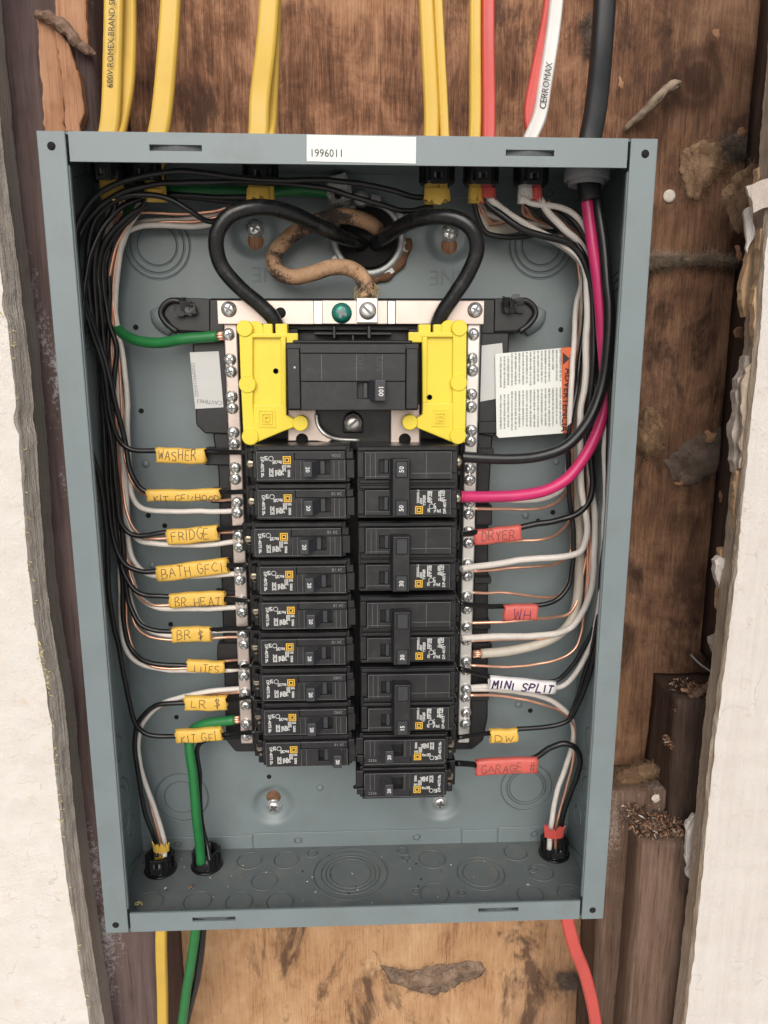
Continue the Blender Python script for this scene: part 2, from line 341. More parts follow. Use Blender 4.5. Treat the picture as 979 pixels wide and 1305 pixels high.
# ------------------------------------------------------------------ mesh building
class B:
    def __init__(s): s.v = []; s.f = []; s.sm = []; s.mi = []
    def add(s, vs, fs, smooth=False, mi=0):
        o = len(s.v); s.v += [tuple(p) for p in vs]
        for f in fs: s.f.append([i + o for i in f]); s.sm.append(smooth); s.mi.append(mi)
        return s
    def box(s, x0, x1, y0, y1, z0, z1, mi=0):
        v = [(x, y, z) for x in (x0, x1) for y in (y0, y1) for z in (z0, z1)]
        return s.add(v, [(0, 1, 3, 2), (4, 6, 7, 5), (0, 4, 5, 1), (2, 3, 7, 6), (0, 2, 6, 4), (1, 5, 7, 3)], mi=mi)
    def prism(s, poly, y0, y1, mi=0, smooth=False):
        """outline in (x, z), counter-clockwise seen from the front (-y), from y0 (front) to y1"""
        n = len(poly)
        a = sum(poly[i][0] * poly[(i + 1) % n][1] - poly[(i + 1) % n][0] * poly[i][1] for i in range(n))
        if a < 0: poly = poly[::-1]
        v = [(x, y0, z) for x, z in poly] + [(x, y1, z) for x, z in poly]
        s.add(v, [tuple(range(n)), tuple(range(2 * n - 1, n - 1, -1))], mi=mi)
        o = len(s.v) - 2 * n
        for i in range(n):
            j = (i + 1) % n
            s.f.append([o + i, o + n + i, o + n + j, o + j]); s.sm.append(smooth); s.mi.append(mi)
        return s
    def plate(s, x0, x1, z0, z1, y0, y1, holes=(), mi=0):
        """sheet with rectangular holes"""
        xs = sorted({x0, x1, *[h[0] for h in holes], *[h[1] for h in holes]})
        zs = sorted({z0, z1, *[h[2] for h in holes], *[h[3] for h in holes]})
        def solid(i, j):
            if i < 0 or j < 0 or i >= len(xs) - 1 or j >= len(zs) - 1: return False
            cx, cz = (xs[i] + xs[i + 1]) / 2, (zs[j] + zs[j + 1]) / 2
            return not any(h[0] < cx < h[1] and h[2] < cz < h[3] for h in holes)
        for i in range(len(xs) - 1):
            for j in range(len(zs) - 1):
                if not solid(i, j): continue
                a, b_, c, d = xs[i], xs[i + 1], zs[j], zs[j + 1]
                s.add([(a, y0, c), (b_, y0, c), (b_, y0, d), (a, y0, d)], [(0, 1, 2, 3)], mi=mi)
                s.add([(a, y1, c), (a, y1, d), (b_, y1, d), (b_, y1, c)], [(0, 1, 2, 3)], mi=mi)
                if not solid(i - 1, j): s.add([(a, y0, c), (a, y0, d), (a, y1, d), (a, y1, c)], [(0, 1, 2, 3)], mi=mi)
                if not solid(i + 1, j): s.add([(b_, y0, c), (b_, y1, c), (b_, y1, d), (b_, y0, d)], [(0, 1, 2, 3)], mi=mi)
                if not solid(i, j - 1): s.add([(a, y0, c), (a, y1, c), (b_, y1, c), (b_, y0, c)], [(0, 1, 2, 3)], mi=mi)
                if not solid(i, j + 1): s.add([(a, y0, d), (b_, y0, d), (b_, y1, d), (a, y1, d)], [(0, 1, 2, 3)], mi=mi)
        return s
    def lathe(s, c, axis, prof, n=24, mi=0, smooth=True, closed=False, squash=1.0):
        """profile (radius, distance along axis)"""
        ax = Vector(axis).normalized()
        u = ax.orthogonal().normalized()
        if abs(ax.y) > 0.9: u = Vector((1, 0, 0))
        if abs(ax.z) > 0.9: u = Vector((1, 0, 0))
        w = ax.cross(u); c = Vector(c)
        v = []
        for r, h in prof:
            for i in range(n):
                t = 2 * math.pi * i / n
                v.append(c + ax * h + u * (r * math.cos(t)) + w * (r * squash * math.sin(t)))
        fs = []
        m = len(prof)
        for k in range(m if closed else m - 1):
            k2 = (k + 1) % m
            for i in range(n):
                j = (i + 1) % n
                fs.append((k * n + i, k * n + j, k2 * n + j, k2 * n + i))
        s.add(v, fs, smooth, mi)
        if not closed:
            o = len(s.v) - len(v)
            if prof[0][0] > 1e-7: s.f.append([o + i for i in range(n - 1, -1, -1)]); s.sm.append(False); s.mi.append(mi)
            if prof[-1][0] > 1e-7: s.f.append([o + (m - 1) * n + i for i in range(n)]); s.sm.append(False); s.mi.append(mi)
        return s
    def cyl(s, c, axis, r, h, n=20, mi=0):
        return s.lathe(c, axis, [(r, 0), (r, h)], n, mi)
    def ring(s, c, axis, R, r, n=40, m=6, mi=0, squash=1.0):
        return s.lathe(c, axis, [(R + r * math.cos(2 * math.pi * k / m), r * math.sin(2 * math.pi * k / m)) for k in range(m)], n, mi, True, True, squash)
    def tube(s, pts, r, n=10, mi=0, flat=None, up=None, cap=True, lobes=0.0):
        """round (or flat: half-width, half-thickness) tube along points"""
        P = [Vector(p) for p in pts]
        m = len(P)
        T = []
        for i in range(m):
            t = P[min(i + 1, m - 1)] - P[max(i - 1, 0)]
            T.append(t.normalized() if t.length > 1e-9 else Vector((0, 0, 1)))
        ref = Vector(up) if up else Vector((0, 1, 0))
        if not up and abs(T[0].dot(ref)) > 0.9: ref = Vector((1, 0, 0))
        nrm = (ref - T[0] * ref.dot(T[0])).normalized()
        v = []
        rad = r if callable(r) else (lambda q: r)
        for i in range(m):
            if up:
                nrm = (ref - T[i] * ref.dot(T[i])).normalized()
            else:
                nrm = nrm - T[i] * nrm.dot(T[i])
                nrm = nrm.normalized() if nrm.length > 1e-6 else T[i].orthogonal().normalized()
            bi = T[i].cross(nrm)
            q = i / (m - 1)
            for k in range(n):
                a = 2 * math.pi * k / n
                if flat:
                    ca, sa = math.cos(a), math.sin(a)
                    e = 0.6
                    ww = flat[0] * (abs(ca) ** e) * (1 if ca >= 0 else -1)
                    hh = flat[1] * (abs(sa) ** e) * (1 if sa >= 0 else -1)
                    hh *= 1 + (lobes * math.cos(3 * math.pi * ww / flat[0]) if lobes else 0)
                    v.append(P[i] + bi * ww + nrm * hh)
                else:
                    v.append(P[i] + (nrm * math.sin(a) + bi * math.cos(a)) * rad(q))
        fs = []
        for i in range(m - 1):
            for k in range(n):
                k2 = (k + 1) % n
                fs.append((i * n + k, i * n + k2, (i + 1) * n + k2, (i + 1) * n + k))
        s.add(v, fs, True, mi)
        if cap:
            o = len(s.v) - len(v)
            s.f.append([o + k for k in range(n - 1, -1, -1)]); s.sm.append(False); s.mi.append(mi)
            s.f.append([o + (m - 1) * n + k for k in range(n)]); s.sm.append(False); s.mi.append(mi)
        return s
    def xf(s, M, start=0):
        for i in range(start, len(s.v)): s.v[i] = tuple(M @ Vector(s.v[i]))
        return s
    def mesh(s, name, mats, bevel=0.0, seg=1, ang=40, merge=True):
        me = bpy.data.meshes.new(name)
        me.from_pydata(s.v, [], s.f)
        me.polygons.foreach_set('use_smooth', s.sm)
        me.polygons.foreach_set('material_index', s.mi)
        bm = bmesh.new(); bm.from_mesh(me)
        if merge: bmesh.ops.remove_doubles(bm, verts=bm.verts, dist=1e-6)
        bmesh.ops.recalc_face_normals(bm, faces=bm.faces)
        if bevel:
            es = [e for e in bm.edges if len(e.link_faces) == 2 and e.calc_face_angle(0) > math.radians(ang)]
            bmesh.ops.bevel(bm, geom=es, offset=bevel, segments=seg, affect='EDGES', profile=0.5, clamp_overlap=True)
        bm.to_mesh(me); bm.free()
        if isinstance(mats, str): mats = (mats,)
        for k in mats: me.materials.append(MATS[k])
        return me

def link(name, me, parent=None, loc=None, rot=None):
    o = bpy.data.objects.new(name, me)
    COL.objects.link(o)
    if parent: o.parent = parent
    if loc is not None: o.location = loc
    if rot is not None: o.rotation_euler = rot
    return o
def obj(name, b, mats, parent=None, bevel=0.0, seg=1, loc=None, rot=None, ang=40):
    return link(name, b.mesh(name, mats, bevel, seg, ang), parent, loc, rot)
def tag(o, label, cat, group=None, kind=None):
    if label: o['label'] = label
    if cat: o['category'] = cat
    if group: o['group'] = group
    if kind: o['kind'] = kind
    return o
def thing(name, label, cat, loc=(0, 0, 0), rot=(0, 0, 0), group=None):
    o = bpy.data.objects.new(name, None)
    COL.objects.link(o); o.empty_display_size = 0.02
    o.location = loc; o.rotation_euler = rot
    return tag(o, label, cat, group)
def struct(name, b, mats, bevel=0.0):
    o = obj(name, b, mats, None, bevel); o['kind'] = 'structure'; return o

def spline(pts, sub=7):
    P = [Vector(p) for p in pts]
    if len(P) < 3:
        return [P[0].lerp(P[1], i / 4) for i in range(5)]
    P = [P[0] * 2 - P[1]] + P + [P[-1] * 2 - P[-2]]
    out = []
    for i in range(1, len(P) - 2):
        p0, p1, p2, p3 = P[i - 1:i + 3]
        # centripetal Catmull-Rom
        t0 = 0; t1 = t0 + max((p1 - p0).length, 1e-6) ** 0.5; t2 = t1 + max((p2 - p1).length, 1e-6) ** 0.5; t3 = t2 + max((p3 - p2).length, 1e-6) ** 0.5
        for k in range(sub):
            t = t1 + (t2 - t1) * k / sub
            a1 = p0 * ((t1 - t) / (t1 - t0)) + p1 * ((t - t0) / (t1 - t0))
            a2 = p1 * ((t2 - t) / (t2 - t1)) + p2 * ((t - t1) / (t2 - t1))
            a3 = p2 * ((t3 - t) / (t3 - t2)) + p3 * ((t - t2) / (t3 - t2))
            b1 = a1 * ((t2 - t) / (t2 - t0)) + a2 * ((t - t0) / (t2 - t0))
            b2 = a2 * ((t3 - t) / (t3 - t1)) + a3 * ((t - t1) / (t3 - t1))
            out.append(b1 * ((t2 - t) / (t2 - t1)) + b2 * ((t - t1) / (t2 - t1)))
    out.append(P[-2])
    return out

# ---- printed lettering (flat mesh from the built-in font)
_TXT = {}
def text_mesh(s, size, mat, depth=0.00004, bold=False, sx=1.0):
    k = (s, size, mat, depth, bold, sx)
    if k in _TXT: return _TXT[k]
    cu = bpy.data.curves.new('text', 'FONT')
    cu.body = s; cu.size = size; cu.align_x = 'CENTER'; cu.align_y = 'CENTER'
    cu.extrude = depth; cu.resolution_u = 2
    if bold: cu.offset = size * 0.018
    o = bpy.data.objects.new('text', cu); COL.objects.link(o)
    dg = bpy.context.evaluated_depsgraph_get()
    me = bpy.data.meshes.new_from_object(o.evaluated_get(dg))
    bpy.data.objects.remove(o); bpy.data.curves.remove(cu)
    me.name = 'lettering'
    # lay the text in the x-z plane facing the front (-y)
    me.transform(Matrix.Rotation(math.radians(90), 4, 'X') @ Matrix.Diagonal((sx, 1, 1, 1)))
    me.materials.clear(); me.materials.append(MATS[mat])
    _TXT[k] = me
    return me

# ================================================================== unseen ground sheet added to bounce daylight up into the box
simple('bounce_ground', (0.58, 0.555, 0.525), 0.9, var=0.15, vscale=4, bstr=0.3, bdist=0.002, bscale=80)
struct('ground', B().box(-40, 40, -80, 0.19, -1.36, -1.30), 'bounce_ground')
# ================================================================== the setting: sheathing, studs, cut wall edges
WALL_Y = 0.18
STUD_Y = 0.0925
seam_z = at(890, 331, WALL_Y).z
struct('plywood_wall', B().box(-0.75, 0.75, WALL_Y, WALL_Y + 0.012, seam_z + 0.003, 0.9), 'plywood')
struct('plywood_wall', B().box(-0.75, 0.75, WALL_Y - 0.003, WALL_Y + 0.012, -1.0, seam_z), 'plywood', 0.001)

def rough_box(x0, x1, y0, y1, z0, z1, amp, seed, nz=60, nx=8, ny=6):
    """timber with uneven, worn faces: a box cut into a grid and pushed about"""
    bm = bmesh.new()
    b = B()
    def grid(o, u, v, nu, nv):
        vs = [Vector(o) + Vector(u) * (i / nu) + Vector(v) * (j / nv) for i in range(nu + 1) for j in range(nv + 1)]
        b.add(vs, [(i * (nv + 1) + j, (i + 1) * (nv + 1) + j, (i + 1) * (nv + 1) + j + 1, i * (nv + 1) + j + 1) for i in range(nu) for j in range(nv)], True)
    X, Y, Z = (x1 - x0, 0, 0), (0, y1 - y0, 0), (0, 0, z1 - z0)
    grid((x0, y0, z0), X, Z, nx, nz); grid((x0, y1, z0), X, Z, nx, nz)
    grid((x0, y0, z0), Y, Z, ny, nz); grid((x1, y0, z0), Y, Z, ny, nz)
    grid((x0, y0, z1), X, Y, nx, ny); grid((x0, y0, z0), X, Y, nx, ny)
    for i, p in enumerate(b.v):
        q = Vector(p) * 38 + Vector((seed, 0, 0)); q.z *= 0.35
        d = mnoise.noise_vector(q) * amp + mnoise.noise_vector(Vector(p) * 150 + Vector((seed, 3, 0))) * amp * 0.4
        b.v[i] = tuple(Vector(p) + d)
    bm.free()
    return b

# left stud, painted brown; its upper inner corner has been split away
sx = -0.1755
stud = struct('stud_left', rough_box(-0.32, sx, STUD_Y, WALL_Y - 0.004, -0.9, 0.9, 0.0008, 1, nz=220, nx=14), 'stud_painted')

def ragged(pts, Y, thick, seed, jit=0.0012, step=0.004, tilt=0.0, lump=0.0):
    """flat torn piece: outline given in photo pixels at depth Y, ragged edge, real thickness"""
    W = [at(px, py, Y) for px, py in pts]
    out = []
    n = len(W)
    for i in range(n):
        a, c = W[i], W[(i + 1) % n]
        m = max(1, int((c - a).length / step))
        for k in range(m):
            p = a.lerp(c, k / m)
            q = mnoise.noise_vector(Vector((p.x * 160 + seed, p.z * 160, seed * 0.7)))
            out.append((p.x + q.x * jit, p.z + q.z * jit))
    b = B().prism(out, Y - thick, Y)
    if tilt or lump:
        zc = sum(p[1] for p in out) / len(out)
        b.v = [(x, y + (z - zc) * tilt + lump * mnoise.noise(Vector((x * 90, z * 90, seed))), z) for x, y, z in b.v]
    return b

# split wood: pale torn slivers left on the stud's face and a bent sliver across them
def sliver(pts, Y, thick, seed, label_name='wood_sliver', mat='raw_wood'):
    n = len(pts)
    W = [at(px, py, Y) for px, py in pts]
    b = B()
    out = []
    for i in range(n):
        a, c = W[i], W[(i + 1) % n]
        m = max(1, int((c - a).length / 0.003))
        for k in range(m):
            p = a.lerp(c, k / m)
            out.append((p.x + 0.0011 * mnoise.noise(Vector((p.z * 300, seed, 0))) + 0.0016 * mnoise.noise(Vector((p.z * 90, seed, 4))), p.z + 0.0012 * mnoise.noise(Vector((p.x * 400, seed, 7)))))
    b.prism(out, Y - thick, Y)
    return obj(label_name, b, mat, stud, 0.0006)
sliver([(50, 24), (72, 18), (78, 60), (82, 110), (86, 172), (60, 172), (55, 110)], STUD_Y, 0.004, 1)
sliver([(74, 40), (92, 60), (101, 90), (104, 140), (107, 172), (88, 172), (84, 110), (78, 70)], STUD_Y, 0.0065, 2)
sliver([(72, -12), (112, -12), (114, 30), (115, 66), (96, 52), (76, 28)], STUD_Y, 0.0055, 3)
sliver([(98, 92), (106, 96), (113, 150), (108, 168), (103, 140)], STUD_Y, 0.009, 5)
b = B()
pp = spline([at(47, 18, 0.086), at(62, 22, 0.083), at(84, 36, 0.081), at(101, 56, 0.083), at(122, 70, 0.090)], 8)
b.tube(pp, lambda q: 0.0034 * (0.55 + 0.6 * math.sin(math.pi * min(1, q * 0.85 + 0.12))) * (1 + 0.18 * math.sin(q * 31)), 9)
b.v = [tuple(Vector(p) + mnoise.noise_vector(Vector(p) * 260) * 0.0011) for p in b.v]; b.sm = [False] * len(b.f)
obj('bent_sliver', b, 'stick_wood', stud)

# cut edge of the wall finish on either side of the opening
def wall_edge(name, pts, side, Yf, prof, mats, seed, far, jit=0.0022):
    """wall finish sheet whose cut edge follows the pixel line pts (at Yf); side -1 = lies to the left"""
    W = [at(px, py, Yf) for px, py in pts]
    line = spline([(p.x, 0, p.z) for p in W], 26)
    rows = []
    layers = len(prof)
    for L, (y, dx) in enumerate(prof):
        row = []
        for p in line:
            q = mnoise.noise_vector(Vector((p.z * 70, L * 0.55, seed))) * jit + mnoise.noise_vector(Vector((p.z * 310, L * 1.3, seed + 5))) * jit * 0.6
            chip = max(0.0, mnoise.noise(Vector((p.z * 26, 2.0, seed + 2))) - 0.42) * 0.010 * (1 - L / layers)
            row.append(Vector((p.x + q.x + dx + side * chip, y if L in (0, layers - 1) else y + q.y * 0.5, p.z)))
        rows.append(row)
    b = B()
    n = len(line)
    rx = [Vector((far, Yf, p.z)) for p in rows[0]]
    mid = 5
    for k in range(mid):
        A = [rows[0][i].lerp(rx[i], (k / mid) ** 2) for i in range(n)]
        C = [rows[0][i].lerp(rx[i], ((k + 1) / mid) ** 2) for i in range(n)]
        for Q in (A, C):
            for p in Q:
                p.y = Yf + 0.0012 * mnoise.noise(Vector((p.x * 60, p.z * 60, seed)))
        b.add(A + C, [(i, i + 1, n + i + 1, n + i) for i in range(n - 1)], True, 0)
    for p in rows[0]: p.y = Yf + 0.0012 * mnoise.noise(Vector((p.x * 60, p.z * 60, seed)))
    for L in range(layers - 1):
        b.add(rows[L] + rows[L + 1], [(i, i + 1, n + i + 1, n + i) for i in range(n - 1)], True, 1)
    return b, rows
bl, rowsL = wall_edge('stucco', [(-52, -120), (-34, 60), (-14, 240), (8, 400), (24, 560), (34, 700), (45, 800), (62, 900), (72, 1000), (84, 1110), (100, 1220), (116, 1320), (136, 1480)], -1, 0.052, [(0.052, 0), (0.0540, 0.0014), (0.0575, 0.0032), (0.0610, 0.0050), (0.0640, 0.0068), (0.0650, 0.0030), (STUD_Y - 0.001, 0.0030)], ('stucco', 'stucco_edge'), 3.0, -0.8, jit=0.0007)
stuccoL = link('stucco_wall', bl.mesh('stucco_wall', ('stucco', 'stucco_edge'), merge=False)); stuccoL['kind'] = 'structure'
br, rowsR = wall_edge('board', [(1020, -150), (1000, 60), (988, 200), (979, 290), (967, 440), (953, 580), (939, 720), (925, 840), (908, 980), (894, 1130), (874, 1305), (852, 1480)], 1, 0.060, [(0.060, 0), (0.062, -0.0006), (0.0645, -0.0012), (0.0655, 0.0012), (0.085, 0.0020)], ('board_white', 'board_edge'), 9.0, 0.8, jit=0.0009)
boardR = link('wall_board', br.mesh('wall_board', ('board_white', 'board_edge'), merge=False)); boardR['kind'] = 'structure'
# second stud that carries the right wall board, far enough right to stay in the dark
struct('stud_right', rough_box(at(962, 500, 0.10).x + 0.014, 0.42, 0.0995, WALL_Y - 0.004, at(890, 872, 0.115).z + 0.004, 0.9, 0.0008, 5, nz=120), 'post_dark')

# fringe of yellow fibres along the left cut edge, torn skins along the right one
b = B()
rnd = random.Random(4)
for i, p in enumerate(rowsL[0]):
    if not (at(0, 330, 0.052).z > p.z > at(0, 1330, 0.052).z): continue
    dens = max(0.10, mnoise.noise(Vector((p.z * 17, 3, 1))) * 1.9 - 0.1)
    for k in range(5):
        if rnd.random() > dens: continue
        s0 = p + Vector((rnd.uniform(-0.003, 0.001), -0.0004 + rnd.uniform(0, 0.004), rnd.uniform(-0.002, 0.002)))
        d = Vector((rnd.uniform(0.2, 1.0), rnd.uniform(-0.35, 0.2), rnd.uniform(-0.7, 0.5))).normalized() * rnd.uniform(0.0012, 0.004)
        b.tube([s0, s0 + d * 0.5 + Vector((0, 0, rnd.uniform(-0.001, 0.001))), s0 + d], 0.00028, 4)
o = obj('edge_fibers', b, 'fiber_yellow', stuccoL); o['kind'] = 'stuff'
for k, (pts, Y, th, mt, lump) in enumerate([
    ([(962, 214), (990, 205), (990, 330), (972, 336), (958, 404), (944, 404), (939, 384), (944, 350), (950, 318), (952, 262)], 0.088, 0.006, 'tan_paper', 0.007),
    ([(950, 236), (984, 224), (988, 262), (960, 272)], 0.0590, 0.0016, 'torn_paper', 0.003),
    ([(946, 268), (957, 264), (960, 300), (952, 322)], 0.079, 0.002, 'board_white', 0.004),
    ([(964, 292), (984, 296), (974, 440), (958, 456), (954, 410), (960, 350)], 0.072, 0.006, 'tan_paper', 0.005),
    ([(944, 455), (966, 448), (956, 560), (944, 612), (930, 600), (927, 540), (934, 484)], 0.082, 0.008, 'torn_paper', 0.007),
    ([(934, 600), (950, 596), (944, 690), (932, 700)], 0.076, 0.004, 'tan_paper', 0.004),
    ([(946, 470), (960, 462), (950, 590), (940, 596)], 0.070, 0.003, 'board_edge', 0.004),
    ([(904, 712), (914, 706), (928, 712), (928, 745), (918, 752), (908, 735)], 0.090, 0.006, 'board_white', 0.006),
    ([(914, 698), (942, 690), (934, 790), (920, 822), (912, 770)], 0.094, 0.005, 'tan_paper', 0.005),
    ([(902, 812), (914, 808), (920, 830), (914, 842), (904, 828)], 0.100, 0.008, 'torn_paper', 0.008),
    ([(872, 1044), (882, 1034), (900, 1036), (898, 1070), (892, 1110), (886, 1128), (874, 1114)], 0.0975, 0.003, 'board_white', 0.004),
]):
    obj('torn_skin', ragged(pts, Y, th, k * 3.1, 0.0022, 0.003, 0.0, lump), mt, boardR)

# right-hand post (two stacked lengths), tops littered
PY2 = 0.118
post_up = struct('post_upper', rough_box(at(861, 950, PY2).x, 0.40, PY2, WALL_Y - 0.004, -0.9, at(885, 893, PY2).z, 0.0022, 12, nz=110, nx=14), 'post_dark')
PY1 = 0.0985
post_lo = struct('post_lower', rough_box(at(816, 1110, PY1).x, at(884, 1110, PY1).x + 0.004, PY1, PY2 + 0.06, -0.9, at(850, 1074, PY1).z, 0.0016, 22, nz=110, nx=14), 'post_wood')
# cross blocking seen between the wall and the post
struct('blocking', rough_box(at(770, 1000, 0.14).x, at(861, 950, PY2).x + 0.02, 0.13, WALL_Y - 0.004, -0.9, at(810, 1010, 0.13).z, 0.002, 31, nz=60), 'post_wood')

# ------------------------------------------------------------------ tufts of old insulation and wood shavings
def blob_mesh(name, size, seed, mat, rough=0.38, sub=4, fibers=60):
    """matted wool: a soft lump under a coat of loose fibres"""
    bm = bmesh.new()
    bmesh.ops.create_icosphere(bm, subdivisions=5, radius=1.0)
    for v in bm.verts:
        d = v.co.normalized()
        k = 0.92 + rough * 0.75 * mnoise.noise(d * 1.1 + Vector((seed, 0, 0))) + rough * 0.35 * mnoise.noise(d * 3.1 + Vector((0, seed, 0))) + 0.05 * mnoise.noise(d * 9 + Vector((0, seed, 0)))
        v.co = Vector((d.x * size[0] * k, d.y * size[1] * k, d.z * size[2] * k))
    bm.normal_update()
    surf = [(v.co.copy(), v.normal.copy()) for v in bm.verts if v.normal.y < 0.35]
    me = bpy.data.meshes.new(name)
    for f in bm.faces: f.smooth = True
    bm.to_mesh(me); bm.free()
    me.materials.append(MATS[mat])
    r = random.Random(int(seed * 10))
    b = B()
    for i in range(fibers):
        p, nn = r.choice(surf)
        t = Vector((r.gauss(0, 1), r.gauss(0, 1), r.gauss(0, 1))); t = (t - nn * t.dot(nn)).normalized()
        L = r.uniform(0.003, 0.010) * (1.6 if r.random() < 0.1 else 1.0)
        lift = r.uniform(0.05, 0.30)
        b.tube([p - nn * 0.0003, p + nn * L * lift * 0.7 + t * L * 0.4, p + nn * L * lift + t * L * 0.75 + Vector((0, 0, r.uniform(-.2, .2) * L)), p + nn * L * lift * 0.6 + t * L], 0.00011, 3, cap=False)
    fm = b.mesh('fibers', mat, merge=False)
    return me, fm
def tuft(px, py, Y, size, seed, mat, label, rough=0.38, rot=0.0, name='insulation_tuft', fibers=900):
    me, fm = blob_mesh(name, size, seed, mat, rough, 4, fibers)
    o = link(name, me, None, at(px, py, Y), (0, rot, 0))
    tag(o, label, 'insulation', 'scraps of old insulation beside the enclosure')
    f = link('fibers', fm, o); f['kind'] = 'stuff'
    return o
def pad(pts, Y, h, seed, mat, label, cat='insulation', fibers=700, group='scraps of old insulation beside the enclosure'):
    """flat torn wad lying on the sheathing: ragged outline, low uneven top"""
    W = [at(px, py, Y) for px, py in pts]
    c = sum(W, Vector()) / len(W)
    line = spline([p - c for p in W + [W[0]]], 9)[:-1]
    n = len(line); rings = 12
    v = []
    for k in range(rings + 1):
        t = k / rings
        for p in line:
            q = p * t
            j = mnoise.noise_vector(Vector((p.x * 120, p.z * 120, seed))) * 0.0034 * t + mnoise.noise_vector(Vector((p.x * 420, p.z * 420, seed))) * 0.0016 * t
            top = h * (1 - t ** 2.2) * (0.75 + 0.45 * mnoise.noise(Vector((q.x * 45, q.z * 45, seed))) + 0.12 * mnoise.noise(Vector((q.x * 190, q.z * 190, seed)))) 
            v.append(Vector((q.x + j.x, -top, q.z + j.z)))
    b = B().add(v, [(k * n + i, k * n + (i + 1) % n, (k + 1) * n + (i + 1) % n, (k + 1) * n + i) for k in range(rings) for i in range(n)], True)
    for i in range(n): v.append(Vector((v[rings * n + i].x * 0.97, 0.001, v[rings * n + i].z * 0.97)))
    b = B().add(v, [(k * n + i, k * n + (i + 1) % n, (k + 1) * n + (i + 1) % n, (k + 1) * n + i) for k in range(rings + 1) for i in range(n)], True)
    o = obj('insulation_scrap', b, mat, None, 0, 1, c)
    tag(o, label, cat, group)
    r = random.Random(int(seed * 7))
    f = B()
    for i in range(fibers):
        p = r.choice(v[n * (rings // 2):n * (rings + 1)])
        t = Vector((r.gauss(0, 1), r.gauss(-.25, .3), r.gauss(0, 1))).normalized()
        L = r.uniform(0.003, 0.010)
        f.tube([p, p + t * L * 0.5 + Vector((0, -0.0004, 0)), p + t * L + Vector((r.uniform(-.002, .002), 0, r.uniform(-.002, .002)))], 0.00010, 3, cap=False)
    fo = obj('fibers', f, mat, o); fo['kind'] = 'stuff'
    return o
pad([(866, 196), (884, 182), (908, 180), (924, 190), (926, 206), (918, 222), (904, 232), (892, 250), (880, 250), (872, 228)], 0.179, 0.0045, 1.3, 'wool_tan', 'large flat tan insulation scrap beside the upper right corner of the grey box')
pad([(912, 186), (938, 172), (966, 160), (970, 184), (948, 204), (926, 206)], 0.1795, 0.0025, 2.2, 'wool_grey', 'flat grey brown insulation scrap above the large tan one')
pad([(921, 240), (938, 222), (962, 208), (978, 214), (976, 260), (958, 300), (938, 296), (924, 268)], 0.150, 0.007, 3.9, 'wool_tan', 'tan insulation scrap squeezed against the torn right wall board')
pad([(846, 588), (872, 566), (900, 552), (934, 545), (944, 566), (936, 592), (906, 604), (880, 618), (856, 608)], 0.1765, 0.0045, 5.2, 'wool_grey', 'grey brown insulation wad halfway down the cavity right of the box')
pad([(748, 20), (760, 30), (756, 70), (746, 66)], 0.179, 0.003, 15.2, 'wool_grey', 'grey dust smear behind the thick black cable')
tuft(828, 549, 0.172, (0.011, 0.006, 0.021), 7.7, 'wool_tan', 'small tan insulation scrap peeking out behind the right edge of the box', 0.3)
tuft(838, 333, 0.172, (0.015, 0.005, 0.0042), 8.4, 'sock_grey', 'grey fluff at the left end of the horizontal sheathing seam', 0.6)
tuft(880, 331, 0.172, (0.026, 0.004, 0.0022), 9.4, 'sock_grey', 'thin grey fluff along the middle of the horizontal sheathing seam', 0.6)
tuft(920, 332, 0.172, (0.018, 0.004, 0.0018), 10.4, 'sock_grey', 'thin grey fluff along the right end of the horizontal sheathing seam', 0.6, 0.05)
pad([(484, 1230), (510, 1238), (540, 1234), (575, 1228), (612, 1226), (618, 1240), (596, 1250), (572, 1262), (548, 1268), (524, 1262), (498, 1250)], 0.1765, 0.0014, 11.4, 'web_grey', 'flat grey cobweb patch on the tan plywood below the box')
tuft(771, 1252, 0.168, (0.011, 0.008, 0.022), 12.7, 'wool_grey', 'grey cobweb nest beside the red cable below the box', 0.7)
tuft(724, 1250, 0.173, (0.009, 0.005, 0.007), 13.7, 'wool_grey', 'small grey fluff left of the red cable below the box', 0.6)
tuft(812, 986, 0.150, (0.020, 0.008, 0.006), 14.7, 'wool_tan', 'tan fluff lying across the cavity above the lower post', 0.6, -0.25)
# grey sock-like roll of old insulation lying on the slant
b = B()
core = spline([at(798, 163, 0.174), at(812, 150, 0.170), at(828, 136, 0.164), at(842, 120, 0.160), at(856, 112, 0.162), at(865, 110, 0.170)], 10)
rr_ = random.Random(6)
for k in range(26):
    ph, R0, sp = rr_.uniform(0, 6.28), rr_.uniform(0.15, 0.95), rr_.uniform(0.6, 2.2)
    m_ = len(core); i0, i1 = (0 if rr_.random() < .5 else rr_.randint(0, 14)), m_ - rr_.randint(0, 10)
    path = []
    for i in range(i0, i1):
        q = i / (m_ - 1)
        R = R0 * (0.0015 + 0.0078 * math.sin(math.pi * min(1, 0.10 + q * 0.84)) * (0.7 + 0.4 * q))
        a_ = ph + sp * q * 2
        path.append(core[i] + Vector((0.75 * R * math.cos(a_), R * 0.8 * math.sin(a_), 0.75 * R * math.cos(a_))) + mnoise.noise_vector(core[i] * 130 + Vector((k, 0, 0))) * 0.0012)
    b.tube(path, lambda q: 0.0021 * (0.35 + math.sin(math.pi * (0.08 + 0.84 * q))), 6)
tag(obj('insulation_roll', b, 'sock_grey'), 'grey tapered roll of old insulation slanting above the upper right corner', 'insulation')

